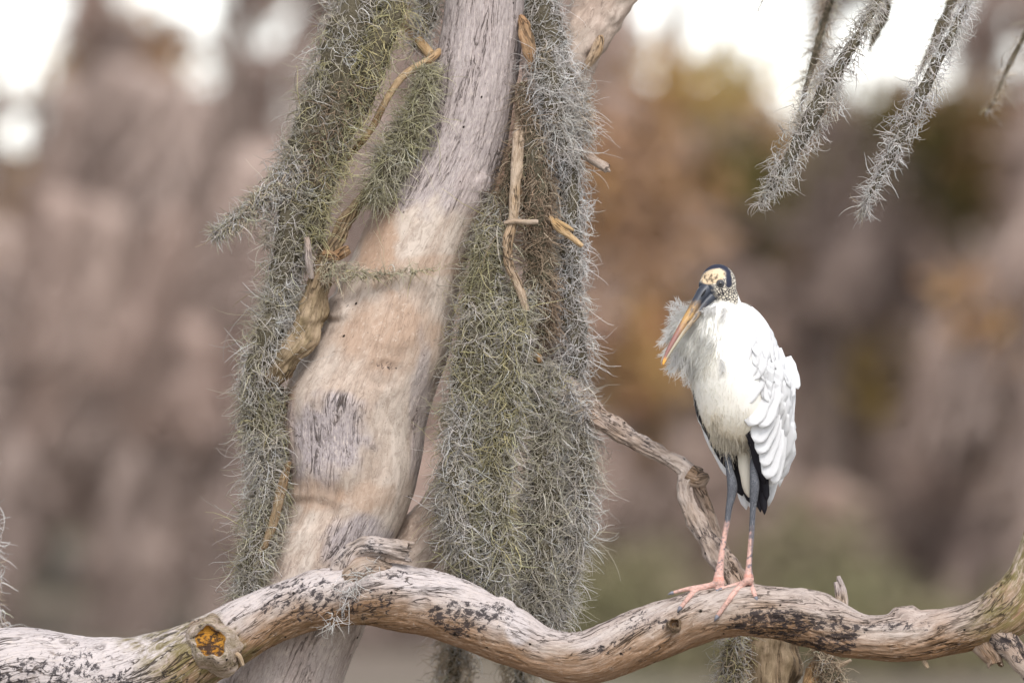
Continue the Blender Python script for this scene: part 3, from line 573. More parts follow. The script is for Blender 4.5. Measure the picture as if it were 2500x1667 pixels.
moss('spanish_moss', 'wide green-grey moss curtain right of the trunk bulge', [
    dict(path=[(1150, 450, .16, 22), (1128, 540, .15, 44), (1112, 640, .14, 58), (1100, 740, .13, 64), (1088, 840, .13, 66), (1075, 940, .13, 62), (1066, 1050, .13, 58), (1062, 1150, .13, 58), (1070, 1240, .13, 54), (1095, 1320, .13, 34), (1110, 1365, .13, 14)], n=6200, t=GRN),
    dict(path=[(1195, 660, .13, 26), (1188, 740, .11, 40), (1178, 830, .10, 44), (1165, 930, .10, 42), (1150, 1030, .10, 40), (1142, 1130, .10, 42), (1140, 1230, .10, 40), (1145, 1310, .11, 26), (1150, 1360, .12, 10)], n=4300, t=dict(lime=3, sage=3, silver=2, grey=2)),
    dict(path=[(1060, 900, .10, 18), (1050, 1000, .085, 24), (1042, 1100, .085, 26), (1040, 1200, .09, 22), (1055, 1270, .10, 14)], n=1200, t=SIL)], seed=10)
moss('spanish_moss', 'thick grey moss apron hanging from the crooked side branch', [
    dict(path=[(1235, 830, .20, 28), (1250, 900, .18, 40), (1262, 980, .17, 48), (1258, 1070, .17, 56), (1250, 1160, .17, 62), (1240, 1250, .17, 62), (1232, 1330, .17, 52), (1240, 1400, .17, 36), (1262, 1450, .17, 18)], n=4700, t=dict(sage=3, grey=4, silver=2, green=1.5)),
    dict(path=[(1310, 900, .20, 26), (1328, 960, .18, 38), (1330, 1040, .18, 42), (1325, 1130, .18, 44), (1318, 1220, .18, 42), (1302, 1300, .18, 34), (1288, 1370, .18, 26), (1275, 1440, .18, 16)], n=3400, t=dict(silver=4, grey=4, white=2, sage=1)),
    dict(path=[(1262, 860, .19, 18), (1310, 910, .16, 20), (1345, 950, .14, 12)], n=700, t=dict(tan=2, silver=3, lime=1), core=0, L=.034)], seed=12)
# hanging wisps
def wisp(label, path, n, t, seed, group=None, **kw):
    return moss('spanish_moss', label, [dict(path=path, n=n, t=t, cf=.4, L=kw.pop('L', .030), out=.75, **kw)], seed=seed, group=group, rad=.0011, bend=2.0)
wisp('silvery moss wisp in sharp focus hanging nearest the open sky', [(2130, -240, .5, 10), (2060, -80, .28, 12), (1985, 60, .05, 24), (1935, 140, .02, 42), (1890, 220, 0, 50), (1850, 300, 0, 46), (1805, 380, 0, 34), (1775, 425, 0, 24), (1755, 455, 0, 8), (1742, 475, 0, 2)], 2600, dict(white=3, silver=4, grey=3), 21)
wisp('thin silvery moss wisp tapering to curled tips above the stork', [(2330, -230, .6, 8), (2260, -80, .3, 10), (2200, 50, .05, 20), (2165, 120, .02, 32), (2125, 200, 0, 38), (2085, 280, 0, 38), (2050, 350, 0, 30), (2018, 410, 0, 17), (1995, 455, 0, 9), (1978, 500, .05, 3)], 2300, dict(white=4, silver=4, tan=1), 22)
wisp('soft tan moss wisp behind the sharp silvery one', [(1960, -240, .6, 14), (1925, -60, 1.0, 18), (1900, 30, 1.1, 24), (1870, 130, 1.1, 22), (1845, 220, 1.1, 14), (1830, 300, 1.1, 6)], 800, dict(tan=5, silver=2), 23, L=.036)
wisp('blurred tan moss tuft between the two silvery wisps', [(2090, -230, .62, 12), (2045, -60, 1.3, 26), (2030, 20, 1.4, 44), (2010, 80, 1.4, 26), (1995, 120, 1.4, 8)], 600, dict(tan=5, silver=3), 24, L=.04)
wisp('blurred tan moss tuft over the thin tapering wisp', [(2290, -230, .65, 12), (2215, -60, 1.3, 22), (2175, 30, 1.3, 36), (2140, 110, 1.3, 30), (2110, 170, 1.3, 8)], 700, dict(tan=5, silver=3), 25, L=.04)
wisp('faint blurred moss strand at the right edge of the view', [(2520, -180, .7, 8), (2420, -20, 1.5, 12), (2350, 90, 1.6, 18), (2310, 170, 1.6, 14), (2285, 230, 1.6, 8), (2262, 262, 1.6, 3)], 420, dict(tan=4, silver=3), 26, L=.034)
wisp('short stray moss thread at the top of the open sky', [(1850, -270, .6, 5), (1800, -100, .7, 5), (1752, 0, .7, 4), (1738, 28, .7, 2)], 60, dict(tan=3, brown=2), 27, L=.02)
wisp('pale moss strand hanging at the left end of the perch limb', [(-260, -280, .5, 14), (-190, 500, .5, 18), (-70, 1000, .55, 24), (-22, 1220, .55, 26), (-14, 1330, .55, 26), (-10, 1450, .55, 22), (-8, 1540, .55, 8)], 1200, dict(tan=3, white=3, silver=2), 28, L=.036)
moss('spanish_moss', 'soft pale moss beard seen below the perch limb', [
    dict(path=[(1075, 1150, .42, 20), (1062, 1300, .6, 36), (1050, 1430, .75, 48), (1045, 1520, .8, 54), (1035, 1620, .8, 50), (1025, 1760, .8, 20)], n=3400, t=dict(tan=5, white=3, lime=1), cf=.35),
    dict(path=[(1180, 1200, .45, 20), (1190, 1400, .6, 30), (1195, 1530, .75, 40), (1185, 1640, .75, 40), (1180, 1760, .75, 12)], n=2200, t=dict(tan=5, white=3), cf=.35)], seed=29, L=.045)
wisp('few white moss threads caught on the perch limb', [(868, 1290, -.07, 8), (850, 1316, -.085, 10), (815, 1335, -.083, 14), (800, 1368, -.083, 12), (775, 1400, -.082, 10), (765, 1430, -.082, 10), (752, 1446, -.07, 5)], 90, dict(white=1), 30, L=.04, core=0)
# mossy stump under the limb, right
st = empty('broken_stump', Q(1770, 2853, .38)); st.location.z = 0
tag(st, 'dark brown mossy stump standing behind the limb below the stork', 'stump')
branch('stump_wood', [(1750, 2860, .38, 150), (1755, 2200, .38, 100), (1760, 1700, .38, 82), (1762, 1560, .38, 78), (1765, 1480, .38, 72), (1768, 1430, .38, 50)], 160, 60, M_BROWN, st, (.1, .1, .4, .2), hollow=.03, knob=1.6)
branch('splinter', [(1850, 1640, .33, 34), (1868, 1570, .32, 28), (1880, 1525, .32, 18), (1886, 1500, .32, 6)], 60, 20, M_GOLD, st, (0, .7, .5, 0), knob=2.5)
branch('twig', [(1890, 1570, .3, 8), (1920, 1535, .29, 6), (1955, 1515, .28, 4)], 40, 10, M_TWIG, st, knob=2)
moss('spanish_moss', 'yellow-green moss tuft on the left of the mossy stump', [dict(path=[(1690, 1440, .30, 24), (1682, 1490, .29, 34), (1680, 1560, .29, 40), (1680, 1660, .29, 38), (1690, 1760, .3, 14)], n=1500, t=dict(lime=4, silver=3, tan=2, white=2), L=.04)], seed=31)
moss('spanish_moss', 'tan moss ball on the right of the mossy stump', [dict(path=[(1880, 1480, .29, 16), (1895, 1520, .29, 30), (1910, 1560, .29, 36), (1915, 1620, .29, 34), (1905, 1700, .3, 12)], n=1100, t=dict(tan=5, brown=2, silver=2), L=.036)], seed=32)

# ------------------------------------------------------------------ the stork
stork = empty('wood_stork', P(1790, 1428, -.02))
tag(stork, 'white stork with bare dark scaly head and long drooping bill standing on the limb', 'stork')
def loft(rows, seg=64, pw=2.0):             # rows: (py, left, right, yc, ry) horizontal rings
    rows = np.array(rows, float); c, s = spline(np.stack([(rows[:, 1] + rows[:, 2]) / 2, rows[:, 3] * 1000, rows[:, 0], (rows[:, 2] - rows[:, 1]) / 2, rows[:, 4] * 1000], 1), 60)
    th = np.linspace(0, 2 * math.pi, seg, endpoint=False); V = []
    for cx, yc, py, rx, ry in c:
        for t in th:
            V.append(P(cx + rx * math.cos(t), py, (yc + ry * math.sin(t)) / 1000))
    V = np.array(V); n = len(c); i = np.arange(n - 1)[:, None] * seg; j = np.arange(seg)[None]; k = (j + 1) % seg
    F = [np.stack([i + j, i + k, i + seg + k, i + seg + j], 2).reshape(-1, 4)]; nv = len(V); tr = []
    for ring in (np.arange(seg)[::-1], np.arange((n - 1) * seg, n * seg)):
        V = np.vstack([V, V[ring].mean(0)]); tr.append(np.stack([ring, np.roll(ring, -1), np.full(seg, len(V) - 1)], 1))
    return V, F + [np.vstack(tr)]
def ball(px, py, y, rx, rz, ry, rot=0.0, n=28):
    u, v = np.meshgrid(np.linspace(0, 2 * math.pi, 2 * n, endpoint=False), np.linspace(0.02, math.pi - .02, n)); a, b, c = np.cos(u) * np.sin(v) * rx, np.sin(u) * np.sin(v) * ry, np.cos(v) * rz
    a, c = a * math.cos(rot) - c * math.sin(rot), a * math.sin(rot) + c * math.cos(rot)
    V = P(px, py, y) + np.stack([a, b, c], 2).reshape(-1, 3) / 1000; sg = 2 * n; i = np.arange(n - 1)[:, None] * sg; j = np.arange(sg)[None]; k = (j + 1) % sg
    F = [np.stack([i + j, i + sg + j, i + sg + k, i + k], 2).reshape(-1, 4)]; tr = []
    for ring in (np.arange(sg), np.arange((n - 1) * sg, n * sg)[::-1]):
        V = np.vstack([V, V[ring].mean(0)]); tr.append(np.stack([ring, np.roll(ring, -1), np.full(sg, len(V) - 1)], 1))
    return V, F + [np.vstack(tr)]
def rod(rows, n=60, seg=20):
    V, F, G = sweep([(*P(x, y, d), r / 1000) for x, y, d, r in rows], n, seg); return V, F
TORSO = [(738, 1772, 1812, -.01, .022), (752, 1748, 1838, -.012, .05), (785, 1715, 1865, -.016, .085), (830, 1694, 1885, -.018, .108), (880, 1686, 1900, -.018, .116), (930, 1690, 1908, -.016, .116), (980, 1700, 1908, -.01, .108), (1020, 1712, 1900, -.004, .096), (1055, 1730, 1886, .004, .078), (1080, 1756, 1866, .012, .052), (1094, 1780, 1842, .018, .026)]
LEGL = [(1773, 1050, .01, 14), (1775, 1100, 0, 9.5), (1780, 1140, -.005, 9), (1787, 1178, -.01, 12.5), (1787, 1203, -.01, 12), (1780, 1238, -.012, 8.5), (1775, 1275, -.014, 7.2), (1765, 1330, -.018, 7), (1759, 1375, -.02, 8.5), (1755, 1405, -.022, 12), (1755, 1422, -.024, 15), (1756, 1430, -.02, 10)]
LEGR = [(1838, 1040, -.015, 12), (1838, 1090, -.02, 8), (1839, 1140, -.025, 9), (1842, 1176, -.03, 12), (1841, 1202, -.03, 11.5), (1838, 1245, -.03, 7.8), (1835, 1300, -.032, 7.2), (1830, 1360, -.034, 7.2), (1828, 1392, -.036, 9), (1828, 1412, -.038, 13), (1828, 1424, -.034, 9)]
TOES = [((1752, 1422, -.03), [(1725, 1432), (1699, 1441), (1680, 1460), (1662, 1482)], 7.5), ((1750, 1424, -.026), [(1715, 1431), (1685, 1436), (1662, 1441), (1643, 1446)], 6), ((1754, 1422, -.032), [(1753, 1432), (1752, 1440)], 8),
        ((1826, 1414, -.045), [(1808, 1432), (1792, 1447), (1774, 1472), (1752, 1503)], 7.5), ((1829, 1414, -.045), [(1833, 1428), (1839, 1443), (1845, 1457)], 7.5), ((1824, 1418, -.04), [(1800, 1426), (1780, 1432), (1762, 1437)], 6)]
pieces = [loft(TORSO), ball(1694, 832, -.035, 54, 74, 56, .35), ball(1738, 800, -.055, 62, 80, 55), rod([(1758, 700, -.07, 36), (1766, 730, -.062, 38), (1768, 765, -.045, 52), (1770, 820, -.03, 70)], 40, 32),
          ball(1753, 694, -.075, 44, 49, 38), ball(1732, 700, -.082, 26, 30, 24, .3), ball(1768, 716, -.07, 28, 30, 30), rod(LEGL, 90), rod(LEGR, 90), ball(1790, 1060, .005, 40, 40, 40), ball(1838, 1060, -.01, 24, 50, 26)]
CL = []
for base, pts, r in TOES:
    rows = [(*base, r)]; m = len(pts)
    for k, (x, y) in enumerate(pts): rows.append((x, y, limb_y(x, y) - .0055, 1.15 * r * (1.0 - .38 * (k + 1) / m) * (1.08 if k % 2 else 1)))
    pieces.append(rod(rows, 40, 14)); CL.append((rows[-2], rows[-1]))
V, F = merge(pieces); tmp = link('tmp', mesh_data('tmp', V, F), None)
md = tmp.modifiers.new('r', 'REMESH'); md.mode = 'VOXEL'; md.voxel_size = .0024
sm = tmp.modifiers.new('s', 'SMOOTH'); sm.iterations = 5; sm.factor = .5
dg = bpy.context.evaluated_depsgraph_get(); me = bpy.data.meshes.new_from_object(tmp.evaluated_get(dg)); bpy.data.objects.remove(tmp)
bv = np.zeros(len(me.vertices) * 3, np.float32); me.vertices.foreach_get('co', bv); bv = bv.reshape(-1, 3).astype(float)
bn = np.zeros(len(me.vertices) * 3, np.float32); me.vertex_normals.foreach_get('vector', bn); bn = bn.reshape(-1, 3).astype(float)
bx = toQ(bv) * K_                              # photo coordinates of every body vertex
x, y = bx[:, 0], bx[:, 1]; nz = fbm(bv * 90, 3); nb = fbm(bv * 25, 3)
col = np.tile([.88, .865, .83], (len(bv), 1)); msk = np.zeros((len(bv), 4)); L3 = lambda c: np.array(c)
cream = sstep(930, 1080, y + nb * 40) * .8 + blob(bx, 1755, 930, 50, 90, nb * .3) * .25
col = col * (1 - cream[:, None]) + L3((.84, .77, .65)) * cream[:, None]
head = (1 - sstep(728, 742, y + nz * 8 - (x - 1760) * .12)) * (np.hypot(x - 1752, y - 695) < 75) * (x < 1802)
hc = np.tile([.66, .60, .50], (len(bv), 1)); sc_ = np.ones(len(bv))
lore = np.clip(sstep(1748, 1736, x + nz * 6 - (y - 700) * .25) * sstep(682, 692, y), 0, 1); hc = hc * (1 - lore[:, None]) + L3((.035, .042, .06)) * lore[:, None]; sc_ *= 1 - lore
fh = 1 - sstep(.85, 1.1, np.hypot(((x - 1741) * .9 + (y - 675) * -.35) / 31, ((y - 675) * .9 + (x - 1741) * .3) / 17))
hc = hc * (1 - fh[:, None]) + (L3((.66, .50, .33)) * (1 - .75 * sstep(.12, .42, fbm(bv * 110 + 3, 3) + blob(bx, 1744, 675, 13, 9) * .45 - .12))[:, None]) * fh[:, None]; sc_ *= 1 - fh
arc = np.array([(1718, 676), (1727, 663), (1738, 654), (1752, 648), (1766, 652), (1776, 664), (1780, 680), (1779, 696)]); arc = spline(np.hstack([arc, np.zeros((len(arc), 1))]), 60)[0]; dd = np.min(np.hypot(x[:, None] - arc[None, :, 0], y[:, None] - arc[None, :, 1]), 1)
cap = 1 - sstep(6, 10, dd + nz * 2); cap = np.maximum(cap, sstep(656, 648, y)); cap *= 1 - fh * .9
hc = hc * (1 - cap[:, None]) + L3((.022, .025, .045)) * cap[:, None]; sc_ *= 1 - cap
ring = (1 - sstep(9, 12, np.hypot(x - 1758.5, y - 692.5))); hc = hc * (1 - ring[:, None]) + L3((.03, .03, .04)) * ring[:, None]; sc_ *= 1 - ring
col = col * (1 - head[:, None]) + hc * head[:, None]; msk[:, 0] = sc_ * head
def seg_d(rows): c, s = spline(np.array(rows, float)[:, :2] if False else np.array([(a, b, 0) for a, b, *_ in rows], float), 80); return np.min(np.hypot(x[:, None] - c[None, :, 0], y[:, None] - c[None, :, 1]), 1)
leg = ((seg_d(LEGL) < 19) | (seg_d(LEGR) < 18)) & (y > 1097) | (y > 1235)
leg &= ~((bv[:, 1] > .03) & (y < 1200))
pink = np.clip(sstep(1268, 1330, y + nz * 26 - (x - 1800) * .55 + (x > 1810) * 10), 0, 1) * (1 - .8 * ((x > 1834.0) & (y < 1410) & (y > 1240)))
spot = sstep(.28, .4, fbm(bv * np.array([70, 70, 95]) + 8, 2)) * (y < 1400)
pk = L3((.66, .38, .31)) * (1 - spot[:, None] * .85) + L3((.10, .09, .12)) * spot[:, None] * .85
lc = L3((.052, .057, .072)) * (1 - pink[:, None]) + pk * pink[:, None]
toe = sstep(1440, 1500, y + np.abs(x - 1790) * .15); lc = lc * (1 - .5 * toe[:, None]) + L3((.36, .20, .15)) * .5 * toe[:, None]
lc = lc * (1 - .35 * sstep(.05, .5, fbm(bv * np.array([120, 120, 260]), 2)))[:, None]
red = np.maximum(blob(bx, 1756, 1413, 26, 6, nz * .3), blob(bx, 1830, 1405, 22, 5, nz * .3)); lc = lc * (1 - .45 * red[:, None]) + L3((.62, .18, .10)) * .45 * red[:, None]
col[leg] = lc[leg]; msk[leg, 1] = 1
for nm, arr in (('col', np.hstack([col, np.ones((len(bv), 1))])), ('mask', msk)):
    a = me.attributes.new(nm, 'FLOAT_COLOR', 'POINT'); a.data.foreach_set('color', arr.astype(np.float32).ravel())
me.polygons.foreach_set('use_smooth', np.ones(len(me.polygons), bool))
def bird_mat():
    g = NG('stork_skin_and_down'); c = g.attr('col').outputs['Color']; mk = g.n('SeparateColor', None, Color=g.attr('mask').outputs['Color']); ob = g.n('TexCoord').outputs['Object']
    v = g.n('TexVoronoi', {'feature': 'DISTANCE_TO_EDGE'}, Vector=ob, Scale=125.0); edge = g.step(.16, .05, v.outputs['Distance'])
    c = g.mix(g.math('MULTIPLY', edge, g.math('MULTIPLY', mk.outputs[0], .95)), c, (.02, .018, .03))
    v2 = g.n('TexVoronoi', {'feature': 'DISTANCE_TO_EDGE'}, Vector=g.scale(ob, 1, 1, .8), Scale=300.0); e2 = g.step(.14, .03, v2.outputs['Distance'])
    c = g.mix(g.math('MULTIPLY', e2, g.math('MULTIPLY', mk.outputs[1], .7)), c, g.mix(.5, c, (.42, .42, .45)))
    n = g.noise(g.scale(ob, 120, 120, 25), 1, 4); h = g.math('SUBTRACT', n, g.math('MULTIPLY', g.math('MULTIPLY', edge, mk.outputs[0]), 1.0)); h = g.math('SUBTRACT', h, g.math('MULTIPLY', e2, g.math('MULTIPLY', mk.outputs[1], .6)))
    return g.finish(c, .62, h, .5, .0025, spec=.3)
me.materials.clear(); me.materials.append(bird_mat()); link('body', me, None, stork); me.name = 'body'
# bill
BILL = [(1737, 706, -.088, 25), (1722, 722, -.098, 23.5), (1711, 736, -.106, 20), (1687, 773, -.122, 16), (1664, 806, -.137, 12), (1643, 840, -.150, 9), (1629, 865, -.158, 6), (1622, 880, -.163, 3.6), (1618.5, 890, -.166, 1.2)]
def mandible(name, off, fr, hue, parent):
    rows = []
    for k, (a, b, d, r) in enumerate(BILL):
        q = BILL[min(k + 1, len(BILL) - 1)]; p0 = BILL[max(k - 1, 0)]; t = np.array([q[0] - p0[0], q[1] - p0[1]], float); t /= np.linalg.norm(t); nrm = np.array([t[1], -t[0]]); nrm = nrm if nrm[0] < 0 else -nrm
        rows.append((a + nrm[0] * off * r, b + nrm[1] * off * r, d, r * fr))
    V, F, G = sweep([(*P(a, b, d), r / 1000) for a, b, d, r in rows], 110, 28); px = toQ(V) * K_; t = np.clip(G[:, 0] / G[:, 0].max(), 0, 1); n = fbm(np.stack([G[:, 0] * 40, G[:, 1] * 160, G[:, 2] * 160], 1), 3)
    sl, oc, pkk, tip = L3((.032, .038, .055)), L3((.42, .25, .095)), L3((.24, .115, .10)), L3((.78, .36, .06)); ol = L3((.34, .30, .22))
    base = 1 - sstep(.20, .36, t + n * .12); mid = 1 - sstep(.45, .68, t + n * .1); tp = sstep(.9, .97, t)
    c = (pkk if hue else ol)[None] * np.ones((len(V), 1)); c = c * (1 - mid[:, None]) + (oc if hue else L3((.30, .22, .14))) * mid[:, None]
    dorsal = sstep(.1, .9, G[:, 1] / np.abs(G[:, 1]).max() * (1 if True else -1)); mott = sstep(.05, .4, n) * (1 - sstep(.5, .6, t)); c = c * (1 - .7 * mott[:, None]) + sl * .7 * mott[:, None]
    c = c * (1 - base[:, None]) + sl * base[:, None]; c = c * (1 - tp[:, None]) + tip * tp[:, None]
    return link(name, mesh_data(name, V, F, col=c), M_BILL, parent)
_g = NG('horn_bill'); _ob = _g.n('TexCoord').outputs['Object']; M_BILL = _g.finish(_g.attr('col').outputs['Color'], .42, _g.noise(_ob, 260, 3), .25, .001, spec=.45)
up = mandible('bill', .34, .70, 1, stork); mandible('lower_mandible', -.52, .50, 0, up)
V, F, G = sweep([(*P(1712, 724, -.128), .0012), (*P(1718, 716, -.126), .0026), (*P(1723, 708, -.120), .0012)], 12, 8); link('nostril', mesh_data('nostril', V, F), plain('nostril_black', (.01, .01, .012), .8), up)
def gloss(name, c, r): g = NG(name); return g.finish(g.mix(.5, c, c), r, spec=.6)
V, F = ball(1758.7, 692.7, -.1105, 9.5, 10, 4.5); ey = link('eye', mesh_data('eye', V, F), gloss('eye_ring_skin', (.035, .037, .045), .6), stork)
V, F = ball(1758.9, 692.5, -.1135, 5.2, 5.2, 3.6); link('iris', mesh_data('iris', V, F), gloss('dark_iris', (.045, .04, .04), .12), ey)
V, F = ball(1758.9, 692.5, -.1160, 2.6, 2.6, 1.8); link('pupil', mesh_data('pupil', V, F), gloss('black_pupil', (.004, .004, .005), .05), ey)
M_CLAW = plain('grey_claw', (.17, .17, .2), .4, 200)
for a, b in CL:
    d = np.array([b[0] - a[0], b[1] - a[1]]); d = d / max(1, np.linalg.norm(d)); r = b[3]
    V, F, G = sweep([(*P(b[0], b[1], b[2]), r * .95e-3), (*P(b[0] + d[0] * 6, b[1] + d[1] * 6, b[2] - .002), r * .75e-3), (*P(b[0] + d[0] * 13, b[1] + d[1] * 13 + 2, b[2] + .001), r * .2e-3)], 14, 10)
    link('claw', mesh_data('claw', V, F), M_CLAW, stork)
# feathers
def featm(name, c, c2, trans):
    g = NG(name); U = g.attr('grain').outputs['Vector']; n = g.noise(g.scale(U, 6, 130, 1), 1, 3); sp = g.n('SeparateXYZ', None, Vector=U)
    raf = g.step(.035, .012, g.math('ABSOLUTE', sp.outputs[1])); cc = g.mix(n, c, c2); cc = g.mix(g.math('MULTIPLY', raf, .4), cc, tuple(min(.9, q * 1.05 + .01) for q in c))
    return g.finish(cc, .6, g.math('ADD', n, raf), .35, .0012, trans=trans, spec=.25)
M_WHITE = featm('white_feather', (.86, .86, .87), (.81, .81, .835), .28); M_CREAM = featm('cream_feather', (.82, .77, .68), (.76, .70, .6), .2); M_BLACK = featm('black_flight_feather', (.010, .009, .014), (.016, .014, .02), 0)
rf = np.random.default_rng(41)
def feather(base, tip, wpx, nrm, mat, parent, cup=.22, sharp=3.0, bendn=0.0, name='feather'):
    base, tip, nrm = np.array(base), np.array(tip), unit(np.array(nrm, float)); d = tip - base; Ld = np.linalg.norm(d); d = d / Ld; sd = unit(np.cross(nrm, d)); nn = np.cross(d, sd); W = wpx / 2000.
    nu, nv = 12, 9; t = np.linspace(0, 1, nu); u = np.linspace(-1, 1, nv); wt = np.minimum(1, .6 + t * 1.4) * np.maximum(0, 1 - t ** sharp) ** .5; wt[-1] = .10
    Tt, Uu = np.meshgrid(t, u, indexing='ij'); ph = rf.uniform(0, 9)
    off = -cup * W * Uu ** 2 * 1.4 + bendn * Ld * 4 * Tt * (1 - Tt); edge = 1 + .05 * np.sin(Tt * 17 + ph + Uu * 2) * (np.abs(Uu) > .7)
    V = base + d * (Tt * Ld)[..., None] + sd * (Uu * wt[:, None] * W * edge)[..., None] + nn * off[..., None]; V = V.reshape(-1, 3)
    Vb = V - np.repeat(nn[None], len(V), 0) * .0006; i = np.arange(nu - 1)[:, None] * nv; j = np.arange(nv - 1)[None]; F = np.stack([i + j, i + j + 1, i + nv + j + 1, i + nv + j], 2).reshape(-1, 4)
    b = np.concatenate([np.arange(nv), np.arange(1, nu) * nv + nv - 1, (nu - 1) * nv + np.arange(nv - 2, -1, -1), np.arange(nu - 2, 0, -1) * nv]); q = len(V); rim = np.stack([b, b + q, np.roll(b, -1) + q, np.roll(b, -1)], 1)
    G = np.stack([Tt.ravel() * Ld * 10, Uu.ravel() * .5 + ph * 0, np.full(Tt.size, ph)], 1)
    return link(name, mesh_data(name, np.vstack([V, Vb]), [np.vstack([F, F[:, ::-1] + q, rim])], grain=np.vstack([G, G])), mat, parent)
WING = [(748, 1806, 1836, .0, .03), (768, 1797, 1858, -.01, .07), (800, 1793, 1880, -.012, .095), (845, 1795, 1898, -.012, .108), (890, 1787, 1920, -.008, .112), (935, 1782, 1938, -.002, .108), (985, 1806, 1930, .005, .098), (1040, 1822, 1926, .014, .084), (1090, 1848, 1920, .024, .068), (1140, 1858, 1910, .034, .05), (1185, 1868, 1898, .043, .03), (1215, 1872, 1884, .048, .012)]
V, F = loft(WING); wing = link('wing', mesh_data('wing', V, F), None, stork); wing.data.materials.append(plain('white_wing_down', (.82, .82, .84), .7, 60, .06))
WA = np.array(WING)
def wing_pt(px, py, out=0.0):
    l, r, yc, ry = (np.interp(py, WA[:, 0], WA[:, k]) for k in (1, 2, 3, 4)); cx, rx = (l + r) / 2, (r - l) / 2; u = np.clip((px - cx) / rx, -.97, .97)
    yy = yc - ry * math.sqrt(1 - u * u); n = unit(np.array([u / rx * 1000, -math.sqrt(1 - u * u) / ry, 0.0]) / 1000 + np.array([0, 0, .0])); n = unit(np.array([u * ry * 1000, -math.sqrt(1 - u * u) * rx, 4.0]))
    return P(px, py, yy) + n * out, n
rows = list(range(13))
for i in reversed(rows[2:]):
    pt = 796 + i * 31.0; w = 25 + i * 2.0; ln = 56 + i * 5.5; l, r = np.interp(pt, WA[:, 0], WA[:, 1]), np.interp(pt, WA[:, 0], WA[:, 2]); n = max(2, int(round((r - l) / (w * .62))))
    for k in range(n + 1):
        f = (k + (.5 if i % 2 else 0)) / n
        if f > (1.02 if i > 4 else .80 if i < 3 else .9): continue
        px = l + 4 + (r - l - 8) * f + rf.normal(0, 1.5); py = pt + rf.normal(0, 4) + 10 * math.sin(f * 3.1); sl = (.42 - .30 * f) * ln
        o = .003 + .0005 * (13 - i); tp, n1 = wing_pt(px, py, o + .0012); bp, n2 = wing_pt(min(px + sl, np.interp(py - ln, WA[:, 0], WA[:, 2]) - 2), py - ln, o - .003)
        feather(bp, tp, w * rf.uniform(1.7, 2.1), n1 + n2, M_WHITE, wing, .07, 5.0, .004)
for (a, b), (c, d), w, y1, y2 in [((1908, 1050), (1890, 1182), 40, -.058, -.044), ((1898, 1045), (1873, 1169), 50, -.068, -.058), ((1896, 1020), (1864, 1140), 42, -.074, -.065), ((1893, 1000), (1852, 1108), 46, -.082, -.075), ((1888, 968), (1845, 1082), 52, -.089, -.084), ((1874, 915), (1829, 1040), 64, -.104, -.100),
                                  ((1890, 930), (1858, 1044), 56, -.104, -.102), ((1866, 868), (1814, 985), 58, -.114, -.111), ((1896, 880), (1880, 985), 50, -.106, -.106), ((1840, 840), (1790, 957), 64, -.121, -.120), ((1862, 815), (1834, 930), 56, -.122, -.122), ((1828, 790), (1795, 902), 56, -.122, -.124),
                                  ((1918, 1010), (1890, 1180), 28, -.03, -.02), ((1922, 1010), (1876, 1236), 24, -.01, .02), ((1927, 960), (1903, 1188), 26, 0, .02), ((1930, 940), (1917, 1124), 24, .005, .015), ((1935, 920), (1926, 1080), 22, .01, .015), ((1925, 870), (1949, 950), 26, -.01, -.012), ((1915, 880), (1937, 970), 26, -.03, -.03), ((1900, 850), (1925, 948), 28, -.05, -.06)]:
    feather(P(a, b, y1), P(c, d, y2), w, (-.15 if c < 1880 else .35, -1, .15), M_WHITE, wing, .015, 6.0, .002)
for (a, b), (c, d), w, y1, y2 in [((1768, 868), (1800, 990), 22, -.098, -.093), ((1786, 925), (1848, 1085), 26, -.094, -.07), ((1800, 985), (1860, 1120), 28, -.086, -.06), ((1828, 1040), (1866, 1180), 28, -.062, -.03), ((1850, 1090), (1872, 1222), 26, -.04, -.015), ((1856, 1120), (1866, 1256), 22, -.03, -.005), ((1846, 1120), (1856, 1250), 20, -.01, .0)]:
    feather(P(a, b, y1), P(c, d, y2), w, (-.3, -1, .1), M_BLACK, wing, .15, 5.0, name='flight_feather')
tail = empty('x'); bpy.data.objects.remove(tail)
V, F = loft([(1040, 1780, 1850, .04, .03), (1090, 1785, 1848, .055, .02), (1150, 1800, 1848, .065, .012), (1195, 1822, 1850, .07, .006)], 24); tail = link('tail', mesh_data('tail', V, F), M_BLACK, stork)
for (a, b), (c, d), w, y1, y2, m in [((1785, 1070), (1822, 1244), 30, .06, .085, M_WHITE), ((1800, 1080), (1836, 1243), 30, .062, .086, M_WHITE), ((1790, 1070), (1838, 1232), 36, .05, .07, M_BLACK), ((1800, 1080), (1852, 1240), 30, .048, .066, M_BLACK), ((1780, 1080), (1812, 1210), 36, .05, .07, M_BLACK), ((1772, 1080), (1792, 1150), 30, .04, .05, M_BLACK)]:
    feather(P(a, b, y1), P(c, d, y2), w, (-.1, -1, .1), m, tail, .1, 6.0, name='tail_feather')
V, F = loft([(920, 1692, 1706, .03, .03), (960, 1692, 1712, .03, .03), (1020, 1703, 1740, .03, .03), (1080, 1735, 1770, .035, .02), (1130, 1762, 1776, .04, .01)], 24); fw = link('wing', mesh_data('wing', V, F), M_BLACK, stork)
for (a, b), (c, d), w, y1, y2, m in [((1693, 905), (1712, 1040), 22, .03, .02, M_WHITE), ((1700, 960), (1744, 1110), 26, .03, .03, M_WHITE), ((1712, 1020), (1779, 1166), 26, .035, .04, M_WHITE), ((1696, 948), (1716, 1025), 13, -.002, -.005, M_BLACK), ((1728, 1050), (1784, 1150), 26, .015, .03, M_BLACK)]:
    feather(P(a, b, y1), P(c, d, y2), w, (-.4, -1, .1), m, fw, .15, 5.0)
